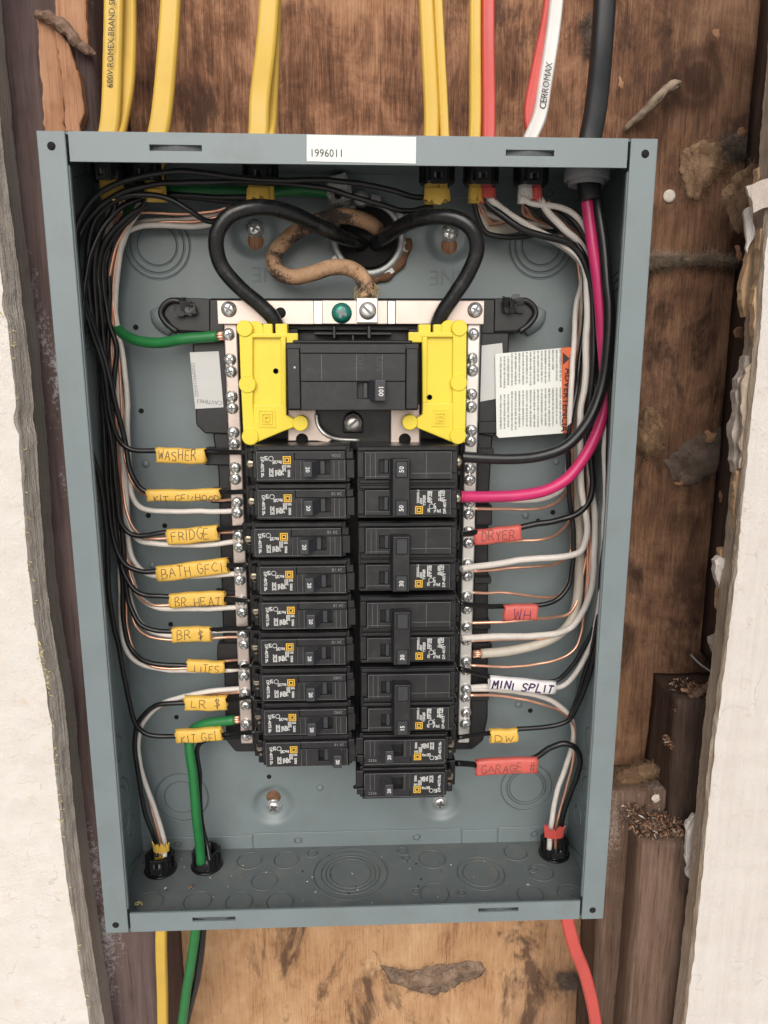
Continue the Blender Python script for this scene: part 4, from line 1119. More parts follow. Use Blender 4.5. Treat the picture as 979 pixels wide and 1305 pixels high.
def print_double():
    b = microprint([(6.0, 7.6, -13.2, -4.4, 0.9), (8.0, 9.6, -13.6, -10.0, 0.9), (10.0, 12.0, -15.0, -8.0, 1.0), (13.0, 16.4, -12.8, -5.2, 1.1), (13.2, 15.2, -19.4, -17.0, 0.9), (17.4, 18.6, -19.8, -13.4, 0.8), (20.2, 24.0, -12.0, -4.6, 1.1), (19.4, 22.0, -19.8, -17.6, 0.9)], 9)
    b.ring((15.8 * MM, -0.00003, -15.4 * MM), (0, -1, 0), 1.6 * MM, 0.22 * MM, 16, 4)
    return b.mesh('label_print', 'print_white', merge=False)
PRINT2 = print_double()

def single_meshes():
    M = {}
    b = B()
    sbox(b, -30, 33, 6, 52, -12.1, 12.1)
    b.prism([(-27 * MM, 8.9 * MM), (30 * MM, 8.9 * MM), (31.5 * MM, 12.0 * MM), (-28.5 * MM, 12.0 * MM)], 3.2 * MM, 6.2 * MM)
    b.prism([(-28.5 * MM, -12.0 * MM), (31.5 * MM, -12.0 * MM), (30 * MM, -10.2 * MM), (-27 * MM, -10.2 * MM)], 3.2 * MM, 6.2 * MM)
    sbox(b, -30.6, -27.9, 3.6, 8, -9.2, 7.6)
    sbox(b, 30.2, 36.0, 4.2, 26, -9.6, 3.0)
    sbox(b, 30.2, 35.2, 3.0, 20, 3.4, 8.4)
    M['body'] = b.mesh('body', 'breaker_plastic', 0.0005, 1)
    b = B()
    sbox(b, -34, -30.4, 4.2, 15, 2.6, 8.2); sbox(b, -33.4, -30.4, 4.2, 15, -9.0, -3.2)
    sbox(b, -37.5, -30.2, 15, 34, -10, 9.6)
    M['terminal_end'] = b.mesh('terminal_end', 'gloss_black', 0.0005, 1)
    b = B()
    b.plate(-27.6 * MM, -3.2 * MM, -9.9 * MM, 8.6 * MM, 0.0, 6.1 * MM)
    b.plate(-3.0 * MM, 29.8 * MM, -9.9 * MM, 3.2 * MM, 0.25 * MM, 6.1 * MM, [(9.4 * MM, 20.0 * MM, -6.4 * MM, 2.8 * MM)])
    b.plate(-3.0 * MM, 29.8 * MM, 3.4 * MM, 8.6 * MM, 0.9 * MM, 6.1 * MM)
    M['face_plate'] = b.mesh('face_plate', 'breaker_face', 0.00022, 1)
    b = B()
    b.plate(-27.6 * MM, -3.2 * MM, -9.9 * MM, 8.6 * MM, 0.0, 6.1 * MM)
    b.plate(-3.0 * MM, 29.8 * MM, -9.9 * MM, 3.2 * MM, 0.25 * MM, 6.1 * MM, [(2.4 * MM, 17.4 * MM, -6.4 * MM, 2.8 * MM)])
    b.plate(-3.0 * MM, 29.8 * MM, 3.4 * MM, 8.6 * MM, 0.9 * MM, 6.1 * MM)
    M['face_plate_wide'] = b.mesh('face_plate', 'breaker_face', 0.00022, 1)
    b = B()
    sbox(b, 13.4, 16.6, 1.2, 6.0, -6.3, 2.6)
    M['slot_bar'] = b.mesh('slot_bar', 'handle_plastic', 0.0003)
    b = B()                                       # lever leaning to the wire side
    pr = [(3.0, -9.0), (8.6, -9.0), (13.8, 3.0), (4.6, 3.0)]
    lo, hi = -6.6, 2.9
    v = [(x * MM, y * MM, z * MM) for z in (lo, hi) for x, y in pr]
    b.add(v, [(0, 1, 2, 3), (7, 6, 5, 4), (0, 4, 5, 1), (1, 5, 6, 2), (2, 6, 7, 3), (3, 7, 4, 0)])
    M['toggle'] = b.mesh('toggle', 'handle_plastic', 0.0004, 2)
    # pale moulded lines; the outer frame paints highlights along the face edges
    b = B()
    for x in (-2.9, 0.8, 22.4, 25.6):
        sbox(b, x, x + 0.16, 0.18, 0.4, -9.6, 3.0)
    sbox(b, -27.4, 29.6, -0.05, 0.1, 8.36, 8.54); sbox(b, -27.4, 29.6, -0.05, 0.1, -9.86, -9.70)
    sbox(b, -27.5, -27.34, -0.05, 0.1, -9.7, 8.4); sbox(b, 29.5, 29.68, 0.2, 0.4, -9.7, 3.0)
    M['moulded_highlight_lines'] = b.mesh('moulded_highlight_lines', 'print_grey')
    return M
SM = single_meshes()
def build_single(label, px, py, flip, off, amp='20', code=None, side='left', print_dx=0.0):
    c = at(px, py, FACE_Y)
    t = thing('circuit_breaker', label, 'circuit breaker', c, (0, math.pi if flip else 0, 0), 'single circuit breakers')
    for k in ('body', 'terminal_end', 'face_plate', 'slot_bar', 'moulded_highlight_lines'):
        if flip and k == 'slot_bar': continue
        lk = link(k, SM['face_plate_wide' if flip and k == 'face_plate' else k], t)
        if k == 'moulded_highlight_lines': lk['kind'] = 'stuff'
    tg = link('toggle', SM['toggle'], t)
    if off:
        tg.scale = (-1, 1, 1); tg.location = (29.0 * MM, 0, 0)
    if flip: tg.location = (6.6 * MM, 0, 0)
    link('lettering', text_mesh(amp, 0.0036, 'print_white', bold=True), tg, (5.8 * MM, -0.00903, -1.8 * MM), (0, math.radians(90), 0))
    link('emblem', EMBLEM, t, (-8.0 * MM, 0, 3.2 * MM))
    pr = link('label_print', PRINT1, t); pr['kind'] = 'stuff'
    link('lettering', text_mesh('DP-4075', 0.0028, 'print_white', bold=True), t, (-24.0 * MM, -0.00004, 0.4 * MM), (0, math.radians(90), 0))
    link('lettering', text_mesh(code or '2526', 0.0030, 'print_grey'), t, (24.0 * MM, 0.00086, 6.0 * MM), (0, math.pi, 0))
    link('screw', SCREW_BRASS, t, (-32.4 * MM, 0.0105, -0.4 * MM))
    return t
ordinal = ('topmost', 'second', 'third', 'fourth', 'fifth', 'sixth', 'seventh', 'eighth', 'lowest')
wiredto = ('WASHER', 'KIT GFI/HOOD', 'FRIDGE', 'BATH GFCI', 'BR HEAT', 'BR', 'LITES', 'LR', None)
LB = [(381.5, 592.5), (382.5, 641), (377.5, 690.0), (384.0, 738.0), (386.0, 783.5), (384.5, 830.0), (386.0, 875.5), (387.5, 919.5), (389.0, 960.5)]
for i, (px, py) in enumerate(LB):
    lab = f'{ordinal[i]} black 20 amp breaker in the left column' + (f', beside the {wiredto[i]} tag' if wiredto[i] else ', its toggle thrown right')
    build_single(lab, px, py, False, i == 8, '20', '2526' if i == 0 else ('2482' if i in (6, 7) else '24 18'))

# the toggles hang low in the view: two single breakers at the foot of the right column
def double_meshes():
    M = {}
    b = B()
    sbox(b, -33.4, 33.4, 5, 52, -24.2, 24.2)
    sbox(b, -32.8, 32.4, 3.0, 6, 21.2, 23.8); sbox(b, -32.8, 32.4, 3.0, 6, -23.8, -21.8)
    sbox(b, -33.2, -28.6, 3.2, 7, -21.2, -5.0); sbox(b, -33.2, -28.6, 3.2, 7, 3.2, 20.6)
    sbox(b, 28.9, 33.0, 3.2, 7, -18, -5.0); sbox(b, 28.9, 33.0, 3.2, 7, 6.2, 20.6)
    sbox(b, -32.0, 32.2, 2.4, 6, -4.0, -1.8); sbox(b, -32.0, 32.2, 2.4, 6, -0.4, 2.2)
    M['body'] = b.mesh('body', 'breaker_plastic', 0.0005, 1)
    b = B()
    hs = [(-19.2 * MM, -12.6 * MM, 6.6 * MM, 16.0 * MM)]
    b.plate(-28.2 * MM, 28.6 * MM, 2.8 * MM, 20.8 * MM, 0.0, 5.1 * MM, hs)
    M['face_plate'] = b.mesh('face_plate', 'breaker_face', 0.00022, 1)
    b = B()
    b.plate(-28.2 * MM, 28.6 * MM, -21.4 * MM, -4.6 * MM, 0.0, 5.1 * MM, [(-19.2 * MM, -12.6 * MM, -18.2 * MM, -8.8 * MM)])
    M['face_plate2'] = b.mesh('face_plate', 'breaker_face', 0.00022, 1)
    b = B(); sbox(b, -15.6, -12.9, 0.8, 5, 6.8, 15.8); M['slot_bar'] = b.mesh('slot_bar', 'handle_plastic', 0.0003)
    b = B(); sbox(b, -15.6, -12.9, 0.8, 5, -18.0, -9.0); M['slot_bar2'] = b.mesh('slot_bar', 'handle_plastic', 0.0003)
    # tie handle joining both toggles
    b = B()
    pr = [(-10.4, -9.0), (0.4, -9.0), (1.2, -4.0), (-1.8, 3.0), (-12.4, 3.0), (-11.4, -4.0)]
    v = [(x * MM, y * MM, z * MM) for z in (-20.6, 17.0) for x, y in pr]
    n = len(pr)
    b.add(v, [tuple(range(n)), tuple(range(2 * n - 1, n - 1, -1))] + [(i, i + n, (i + 1) % n + n, (i + 1) % n) for i in range(n)])
    M['tie_handle'] = b.mesh('tie_handle', 'breaker_face', 0.0004, 2)
    b = B()
    b.plate(-8.8 * MM, -0.6 * MM, -5.6 * MM, 5.6 * MM, -9.12 * MM, -8.9 * MM, [(-8.3 * MM, -1.1 * MM, -5.1 * MM, 5.1 * MM)])
    M['frame'] = b.mesh('toggle_outline', 'hole')
    b = B()
    sbox(b, -8.2, -1.2, -9.5, -8.8, -5.0, 5.0); M['toggle_tip'] = b.mesh('toggle_tip', 'handle_plastic', 0.0003)
    b = B()
    for z0, z1 in ((6, 15), (-17, -8)):
        sbox(b, 33.2, 36.4, 9, 34, z0 + 2, z1 + 2.5)
        sbox(b, 33.2, 35.4, 5, 10, z0 - 1.5, z0 + 1.5)
    M['terminal_end'] = b.mesh('terminal_end', 'gloss_black', 0.0005)
    b = B()
    for x in (-24.8, -21.4, 12.0):
        sbox(b, x, x + 0.16, -0.06, 0.1, 3.4, 20.2)
    sbox(b, 2.2, 28.2, -0.06, 0.1, 6.6, 6.8); sbox(b, -27.8, -13, -0.06, 0.1, 4.6, 4.76)
    sbox(b, -27.8, -11.5, -0.06, 0.1, -19.0, -18.85)
    for z0_, z1_ in ((2.8, 20.8), (-21.4, -4.6)):  # pale face outlines: edge highlights put into the colour
        sbox(b, -28.0, 28.4, -0.06, 0.1, z1_ - 0.2, z1_ - 0.04); sbox(b, -28.1, -27.94, -0.06, 0.1, z0_, z1_); sbox(b, 28.3, 28.46, -0.06, 0.1, z0_, z1_)
    M['moulded_highlight_lines'] = b.mesh('moulded_highlight_lines', 'print_grey')
    return M
DM = double_meshes()
def build_double(label, px, py, amps, lugs):
    c = at(px, py, FACE_Y)
    t = thing('double_circuit_breaker', label, 'circuit breaker', c, (0, 0, 0), 'double circuit breakers with tie handles')
    for k, nm in (('body', 'body'), ('face_plate', 'face_plate'), ('face_plate2', 'face_plate'), ('slot_bar', 'slot_bar'), ('slot_bar2', 'slot_bar'), ('terminal_end', 'terminal_end'), ('moulded_highlight_lines', 'moulded_highlight_lines')):
        lk = link(nm, DM[k], t)
        if nm == 'moulded_highlight_lines': lk['kind'] = 'stuff'
    h = link('tie_handle', DM['tie_handle'], t)
    for z, a in ((10.6, amps[0]), (-14.8, amps[1])):
        link('toggle_outline', DM['frame'], h, (0, 0, z * MM))
        link('toggle_tip', DM['toggle_tip'], h, (0, 0, z * MM))
        if a: link('lettering', text_mesh(a, 0.0042, 'print_white', bold=True), h, (-4.7 * MM, -0.00953, z * MM), (0, math.radians(-90), 0))
    link('emblem', EMBLEM, t, (7.5 * MM, 0, -17.9 * MM), (0, math.pi, 0))
    pr = link('label_print', PRINT2, t); pr['kind'] = 'stuff'
    link('lettering', text_mesh('DP-4075', 0.0027, 'print_white', bold=True), t, (24.6 * MM, -0.00004, -15.6 * MM), (0, math.radians(-90), 0))
    for z in lugs:
        link('screw', SCREW_BRASS, t, (33.2 * MM, 0.0080, z * MM))
    return t
build_double('black double 50 amp breaker at the head of the right column', 520.0, 616.0, ('50', '50'), (13.0, -11.6))
build_double('black double 30 amp breaker second down the right column, beside the DRYER tag', 520.0, 711.5, (None, '30'), ())
build_double('black double 30 amp breaker third down the right column, beside the WH tag', 520.8, 805.0, (None, '30'), ())
build_double('black double 15 amp breaker beside the MINI SPLIT tag', 520.8, 895.0, (None, '15'), ())
build_single('upper black single 20 amp breaker at the foot of the right column', 518.0, 959.5, True, False, '20', '2526')
build_single('lowest black single 20 amp breaker of the right column', 517.5, 1001.5, True, False, '20', '2526')

# ================================================================== main breaker
c = at(450, 480.5, FACE_Y)
main = thing('main_breaker', 'wide black 100 amp main breaker between the yellow shields', 'main breaker', c)
b = B()
sbox(b, -42.6, 42.4, 5.0, 40, -21.4, 21.4); sbox(b, -42, -33.6, 3.2, 8, -20.6, 18); sbox(b, 33.8, 41.8, 3.2, 8, -20.6, 18)
sbox(b, -38, 38, 4, 40, 21.0, 23.0)
obj('body', b, 'breaker_plastic', main, 0.0006)
hs = [(2.6 * MM, 13.2 * MM, -13.6 * MM, -3.4 * MM)]
obj('face_plate', B().plate(-33.2 * MM, 33.4 * MM, -20.8 * MM, -2.9 * MM, 0.0, 5.2 * MM, hs), 'breaker_face', main, 0.00025)
obj('face_plate', B().plate(-33.2 * MM, 33.4 * MM, -2.6 * MM, 14.6 * MM, 0.5 * MM, 5.2 * MM), 'breaker_face', main, 0.00025)
obj('face_plate', B().plate(-33.2 * MM, 33.4 * MM, 14.9 * MM, 20.6 * MM, 1.6 * MM, 5.2 * MM), 'breaker_face', main, 0.00025)
obj('slot_bar', sbox(B(), 6.6, 9.2, 1.0, 5.1, -13.4, -3.6), 'handle_plastic', main, 0.0003)
b = B()
pr = [(13.8, -9.0), (20.4, -9.0), (20.4, 2.0), (9.6, 2.0)]
b.add([(x * MM, y * MM, z * MM) for z in (-14.6, -1.6) for x, y in pr], [(0, 1, 2, 3), (7, 6, 5, 4), (0, 4, 5, 1), (1, 5, 6, 2), (2, 6, 7, 3), (3, 7, 4, 0)])
tg = obj('toggle', b, 'handle_plastic', main, 0.0004, 2)
link('lettering', text_mesh('100', 0.0044, 'print_white', bold=True), tg, (17.4 * MM, -0.00903, -8.4 * MM), (0, math.radians(90), 0))
for s_, x, z in (('OFF', 4.6, 9.0), ('ON', 16.6, 8.4)):
    link('lettering', text_mesh(s_, 0.0060, 'handle_plastic'), main, (x * MM, 0.00044, z * MM), (0, math.radians(90), 0))
b = B()
for x in (-20.0, 2.2, 18.6): sbox(b, x, x + 0.18, 0.42, 0.6, -2.2, 14.2)
obj('moulded_highlight_lines', b, 'print_grey', main)['kind'] = 'stuff'
obj('paint_fleck', sbox(B(), -37.6, -36.6, 3.1, 3.3, 5.4, 6.6), 'print_white', main)

# ================================================================== yellow line-side shields
SHY = 0.030
def shield(label, pts, hatch, rails, circles, emb, pin, slots):
    t = thing('terminal_shield', label, 'terminal shield', at(*pts[0], SHY))
    o0 = Vector(t.location)
    def add(nm, b, mats='shield_yellow', par=None, bevel=0.0007, seg=2):
        o = obj(nm, b, mats, par or t, bevel, seg)
        if par is None: o.location = -o0
        return o
    base = add('shield_plate', B().prism(pz(*pts, Y=SHY), SHY, SHY + 0.003))
    for r_ in rails: add('raised_rim', B().prism(pz(*r_, Y=SHY), SHY - 0.0028, SHY + 0.0005))
    for px, py, rad, dy in circles:
        q = at(px, py, SHY)
        add('round_boss', B().lathe((q.x, SHY + 0.0035, q.z), (0, -1, 0), [(rad, 0), (rad, 0.0062 + dy), (rad - 0.0005, 0.0067 + dy), (0, 0.0067 + dy)], 32, smooth=False), bevel=0)
    for x0, x1, y0, y1 in slots:
        A, C = at(x0, y1, SHY), at(x1, y0, SHY)
        add('clip_tab', B().box(A.x, C.x, SHY - 0.0008, SHY + 0.010, A.z, C.z))
    q = at(*emb, SHY)
    e = B()
    for i, (s_, d) in enumerate(((0.0056, 0.0006), (0.0036, 0.0010), (0.0018, 0.0014))):
        e.plate(q.x - s_, q.x + s_, q.z - s_, q.z + s_, SHY - 0.0028 - d, SHY - 0.0022, [(q.x - s_ + 0.0007, q.x + s_ - 0.0007, q.z - s_ + 0.0007, q.z + s_ - 0.0007)])
    add('raised_emblem', e, bevel=0.0)
    q = at(*pin, SHY)
    add('pin_hole', B().lathe((q.x, SHY, q.z), (0, -1, 0), [(0.0018, -0.0002), (0.0018, 0.0003), (0.0012, 0.0003), (0.0012, 0.0)], 16), 'hole', bevel=0)
def Lp(*p): return [(230 + x / 4.45, 360 + y / 4.45) for x, y in p]
shield('yellow plastic shield left of the main breaker', Lp((345, 250), (412, 240), (412, 288), (668, 288), (668, 345), (600, 345), (602, 752), (652, 772), (652, 822), (600, 838), (440, 905), (360, 900), (345, 620)), None,
       [Lp((335, 262), (410, 262), (414, 312), (414, 690), (432, 900), (362, 900), (346, 580)), Lp((410, 288), (668, 288), (668, 345), (605, 345), (605, 314), (410, 314)),
        Lp((570, 310), (600, 310), (602, 700), (573, 700)), Lp((416, 690), (602, 690), (602, 752), (652, 776), (652, 818), (600, 836), (436, 905), (420, 880))],
       [(*Lp((368, 262))[0], 0.0052, 0.0006), (*Lp((424, 268))[0], 0.0056, -0.004), (*Lp((383, 577))[0], 0.0056, 0.0004), (*Lp((400, 872))[0], 0.0056, 0.0006), (*Lp((682, 796))[0], 0.0052, 0.0006)],
       Lp((494, 770))[0], Lp((541, 502))[0], [(*[230 + v / 4.45 for v in (470, 522)], *[360 + v / 4.45 for v in (234, 300)]), (*[230 + v / 4.45 for v in (540, 606)], *[360 + v / 4.45 for v in (234, 300)])])
def Rp(*p): return [(440 + x / 3.263, 360 + y / 3.263) for x, y in p]
shield('yellow plastic shield right of the main breaker', Rp((500, 185), (446, 178), (446, 207), (262, 207), (262, 250), (318, 250), (320, 548), (296, 562), (296, 602), (450, 668), (496, 664), (503, 430)), None,
       [Rp((446, 190), (503, 190), (502, 420), (497, 664), (446, 664), (444, 500)), Rp((262, 207), (446, 207), (446, 228), (318, 228), (318, 250), (262, 250)),
        Rp((318, 226), (341, 226), (338, 502), (320, 502)), Rp((320, 500), (446, 500), (446, 664), (300, 604), (296, 600), (296, 564), (320, 548))],
       [(*Rp((473, 190))[0], 0.0052, 0.0006), (*Rp((432, 192))[0], 0.0056, -0.004), (*Rp((470, 416))[0], 0.0056, 0.0004), (*Rp((466, 636))[0], 0.0056, 0.0006), (*Rp((268, 580))[0], 0.0052, 0.0006)],
       Rp((395, 562))[0], Rp((351, 477))[0], [(*[440 + v / 3.263 for v in (305, 356)], *[360 + v / 3.263 for v in (174, 215)]), (*[440 + v / 3.263 for v in (366, 402)], *[360 + v / 3.263 for v in (174, 215)])])

# ================================================================== connectors and conduit fittings
def connector_mesh(h=0.015):
    """round plastic push-in cable connector, axis +z pointing into the box"""
    b = B()
    b.lathe((0, 0, 0), (0, 0, 1), [(0.0128, 0.0), (0.0128, 0.0016), (0.0104, 0.0020), (0.0104, h), (0.0082, h), (0.0078, 0.0)], 28)
    for i in range(12):
        a = 2 * math.pi * i / 12
        q = B().box(-0.0014, 0.0014, -0.0008, 0.0012, 0.002, h - 0.0012).xf(Matrix.Rotation(a, 4, 'Z') @ Matrix.Translation((0, -0.0108, 0)))
        b.add(q.v, q.f)
    return b.mesh('body', 'gloss_black', 0.0003)
def clamp_mesh(h=0.015):
    b = B()
    b.plate(-0.0050, 0.0050, 0.004, h + 0.0015, -0.0124, -0.0112, [(-0.0022, 0.0034, h * 0.62, h * 0.9)])
    return b.mesh('clamp_tongue', 'black_plastic', 0.0003)
CONN, CLAMP = connector_mesh(), clamp_mesh()
CAP = B().box(-0.0030, 0.0030, -0.0108, -0.0100, 0.0085, 0.0125).mesh('release_tab', 'print_grey', 0.0002)
def connector(label, px, py, floor, Y=0.052):
    if floor:
        p = on_floor(px, py); p.z = -BH + T
    else:
        p = at(px, py, Y)
        p.z = BH - T
    t = thing('cable_connector', label, 'cable connector', p, (0 if floor else math.pi, 0, 0.0 if floor else math.pi), 'black plastic cable connectors')
    link('body', CONN, t); link('clamp_tongue', CLAMP, t); link('release_tab', CAP, t)
    return t, p
CY = 0.050
tops = [(139, 214, 'black cable connector in the dark upper left corner of the box'), (187, 214, 'black cable connector second from the upper left corner of the box'),
        (332, 214, 'black cable connector left of the number sticker, inside the top'), (557, 216, 'black cable connector holding two yellow cables, inside the top'),
        (613, 217, 'black cable connector holding a yellow and a red cable'), (677, 218, 'black cable connector holding a white and a red cable')]
CP = []
for px, py, lab in tops:
    CP.append(connector(lab, px, py, False, CY)[1])
FP = []
for px, py, lab in ((205, 1108, 'black cable connector in the floor at the left, yellow cable'), (264, 1103, 'black cable connector in the floor holding the thick green wire'), (706, 1088, 'black cable connector in the floor at the right, red cable')):
    FP.append(connector(lab, px, py, True)[1])
# grey conduit adapter at the upper right
pv = at(748, 222, 0.046); pv.z = BH - T
ad = thing('conduit_adapter', 'grey plastic conduit adapter in the top right of the box', 'conduit fitting', pv)
k = B().lathe((0, 0, 0), (0, 0, -1), [(0.0145, 0), (0.0145, 0.0118), (0.0138, 0.0124), (0.0124, 0.0124), (0.0120, 0.002), (0.0, 0.002)], 36)
obj('adapter_ring', k, 'pvc_grey', ad)
k = B().lathe((0, 0, 0), (0, 0, -1), [(0.0116, 0.002), (0.0116, 0.0150), (0.0100, 0.0150), (0.0096, 0.003)], 32)
obj('threaded_sleeve', k, 'pvc_grey', ad)

# hub at the back: lock ring, bushing, rust, ground clamp
ht = thing('conduit_hub', 'grey metal conduit hub ring in the back of the box', 'conduit hub', (hub.x, BD, hub.z))
k = B().lathe((0, 0, 0), (0, -1, 0), [(0.0268, -0.001), (0.0268, 0.004), (0.0248, 0.0062), (0.0222, 0.0062), (0.0205, 0.004), (0.0205, -0.002)], 44, closed=False)
k = B().lathe((0, 0, 0), (0, -1, 0), [(0.0268, -0.0005), (0.0268, 0.004), (0.0248, 0.0062), (0.0222, 0.0062), (0.0205, 0.004), (0.0205, -0.0005)], 44, closed=True)
for i in range(8):
    a = 2 * math.pi * i / 8 + 0.2
    q = B().box(-0.0035, 0.0035, -0.005, -0.0008, 0, 0.0038).xf(Matrix.Rotation(a, 4, 'Y') @ Matrix.Translation((0, 0, 0.0256)))
    k.add(q.v, q.f)
obj('lock_ring', k, 'ring_metal', ht, 0.0003)
obj('bushing', B().lathe((0, 0, 0), (0, -1, 0), [(0.0208, 0.0075), (0.0190, 0.0085), (0.0182, 0.007), (0.0180, -0.05), (0.0, -0.052)], 40), 'hole', ht)
k = B()
pts = [Vector((0.0285 * math.cos(a), -0.002, 0.0285 * math.sin(a))) for a in [math.radians(-95 + i * 6) for i in range(17)]]
k.tube(pts, lambda q: 0.0032 + 0.0008 * math.sin(q * 23), 9)
obj('rusty_rim', k, 'rust', ht)
gc = thing('ground_clamp', 'ribbed cast metal ground clamp above the conduit hub', 'ground clamp', at(434, 243, 0.078))
g0 = Vector(gc.location)
k = B()
k.prism([(q.x - g0.x, q.z - g0.z) for q in (at(x, y, 0.078) for x, y in ((418, 228), (440, 222), (447, 236), (450, 256), (424, 262), (416, 250)))], -0.006, 0.011)
for i in range(9):
    q = at(420 + i * 3.2, 252, 0.072)
    k.box(q.x - g0.x - 0.0004, q.x - g0.x + 0.0004, -0.0066, -0.004, q.z - g0.z - 0.005, q.z - g0.z + 0.006)
obj('clamp_body', k, 'cast_metal', gc, 0.0006)
k = B().lathe(at(460, 254, 0.080) - g0, (0, -1, 0), [(0.0056, -0.008), (0.0056, 0.004), (0.0046, 0.006), (0, 0.0062)], 18)
obj('clamp_bolt', k, 'cast_metal', gc)
k = B().lathe(at(431, 249, 0.0715) - g0, (0, -1, 0), [(0.0024, 0), (0.0024, 0.0008), (0, 0.001)], 12)
obj('bolt_hole', k, 'hole', gc)

# ================================================================== wires
WG = {'black': 'wire_black', 'white': 'wire_white', 'bare copper': 'copper', 'green': 'wire_green', 'pink': 'wire_pink'}
def wire(label, mat, r, pts, cat='wire', name=None, cut=True, end=None):
    P = [inside(px, py, Y, r) if cut else at(px, py, Y) for px, py, Y in pts]
    path = spline(P, 7)
    jr = random.Random(hash_label(label))
    o1, o2 = jr.uniform(0, 99), jr.uniform(0, 99)
    if r < 0.003:
        m = len(path)
        path = [p + ((mnoise.noise_vector(Vector((p.x * 26 + o1, p.z * 26, o2))) * 0.0012 + mnoise.noise_vector(Vector((p.x * 85 + o2, p.z * 85, o1))) * 0.00045) * min(1, i / 6, (m - 1 - i) / 6)) for i, p in enumerate(path)]
    o = obj(name or {'copper': 'copper_wire'}.get(mat, 'wire'), B().tube(path, r, 10 if r < 0.003 else 16), mat)
    tag(o, label, cat)
    if end:       # stripped copper strands where the wire enters its lug
        d = (P[-1] - P[-2]).normalized()
        k = B()
        rr = random.Random(5)
        for i in range(7):
            a = i * 0.9
            off = d.orthogonal().normalized() * (0.55 * r * (0 if i == 0 else 1))
            off.rotate(Matrix.Rotation(a, 3, d))
            k.tube([P[-1] - d * 0.002 + off, P[-1] + d * end + off], r * 0.3, 6)
        obj('copper_strands', k, 'copper', o)
    return o
def hash_label(s):
    h = 7
    for ch in s: h = (h * 31 + ord(ch)) % 1000003
    return h
RB, RW, RC = 0.00185, 0.0019, 0.00105
TY = 0.056                        # depth of the tags and of the runs to the bars

# ---- left side: hot wires to the left column
LBK = [
 ('black wire through the WASHER tag', [(556, 252, .05), (530, 250, .046), (500, 242, .040), (423, 229.5, .036), (361, 230.5, .034), (300, 226, .032), (239, 218.5, .032), (198, 221, .034), (153.5, 232, .036), (124, 249, .038), (104.5, 271, .040), (95, 292, .042), (96, 318, .044), (104, 380, .046), (116, 425, .048), (131, 470, .05), (142, 530, .053), (151, 557, .055), (166, 571, TY), (200, 574.5, TY), (262, 575, TY), (318, 577, .040)]),
 ('black wire through the long KIT GFI/HOOD tag', [(551, 263, .056), (521, 268, .052), (480, 260, .046), (453, 252, .044), (402, 238, .042), (300, 231.5, .040), (239, 233, .040), (190, 237, .042), (146, 251.5, .044), (117, 273.5, .046), (103, 298, .048), (100, 324, .05), (106, 375, .052), (122, 425, .053), (139, 478, .054), (150, 530, .055), (160, 570, TY), (168, 603, TY), (180, 622, TY), (200, 630, TY), (270, 629, TY), (320, 626, .042)]),
 ('black wire through the FRIDGE tag', [(340, 262, .066), (310, 266, .060), (269, 282, .052), (242, 268, .046), (215, 253, .044), (175.6, 248, .044), (141, 257.6, .046), (119, 283, .05), (111, 318, .052), (114, 380, .054), (124, 440, .055), (134, 505, .056), (142, 570, TY), (147, 630, TY), (154, 668, TY), (169, 682, TY), (213, 679, TY), (270, 675, TY), (318, 671, .042)]),
 ('black wire through the BATH GFCI tag', [(141, 246, .052), (146, 264, .056), (130, 290, .058), (122, 318, .058), (121, 360, .058), (124, 420, .058), (129, 480, .058), (132, 550, .058), (137, 630, .058), (147, 692, .058), (159, 719, TY), (178, 727, TY), (204, 727, TY), (270, 722, TY), (320, 719, .042)]),
 ('black wire through the BR HEAT tag', [(188, 250, .052), (181, 262, .056), (163, 274, .058), (134, 308, .060), (126.6, 337, .062), (128, 376, .062), (132, 440, .062), (139, 510, .062), (140, 580, .062), (146, 660, .060), (154, 718, .058), (166, 747, TY), (181, 759, TY), (216, 761, TY), (270, 762, TY), (322, 766, .042)]),
 ('black wire through the BR outlet tag', [(190, 254, .056), (173, 272, .060), (141, 310, .064), (132, 337, .066), (134, 370, .066), (139, 410, .066), (147, 440, .066), (146, 480, .066), (144, 520, .066), (148, 600, .066), (156, 690, .064), (160.5, 740, .062), (165, 768, .06), (178, 794, TY), (197, 803, TY), (222, 805, TY), (270, 803, TY), (322, 800, .042)]),
 ('black wire through the LITES tag', [(334, 250, .066), (300, 256, .070), (250, 252, .070), (200, 252, .068), (160, 282, .068), (140, 330, .070), (139, 380, .070), (136, 450, .070), (134, 530, .070), (140, 620, .068), (150, 690, .066), (156, 740, .064), (158, 798, .062), (166, 826, .060), (185, 843, TY), (240, 848, TY), (290, 850, TY), (322, 848, .042)]),
 ('long black wire down the left wall to the KIT GFI tag', [(330, 252, .056), (270, 250, .060), (200, 249, .060), (160, 262, .058), (132, 290, .056), (112, 340, .050), (104, 420, .044), (106, 500, .042), (112, 560, .042), (126, 608, .045), (135, 687, .048), (140, 760, .05), (148, 810, .052), (162, 881, .054), (173, 922, TY), (190, 935.5, TY), (228, 938, TY), (290, 936, TY), (326, 933, .042)]),
]
for lab, pts in LBK: wire(lab, 'wire_black', RB, pts)
wire('black wire rising from the floor to the LR tag', 'wire_black', RB, [(199.7, 1092, .055), (199, 1075, .058), (184, 1034, .060), (175, 983, .060), (172, 938, .058), (179, 916.5, TY), (198.6, 899, TY), (240, 895, TY), (290, 892, TY), (324, 888, .042)])
wire('black wire rising beside the thick green wire to the left bar', 'wire_black', RB, [(268, 1098, .055), (264, 1075, .062), (258, 1050, .064), (254.5, 987, .064), (251, 953, .062), (262, 944, .060), (290, 940, .058), (316, 937, .052)])
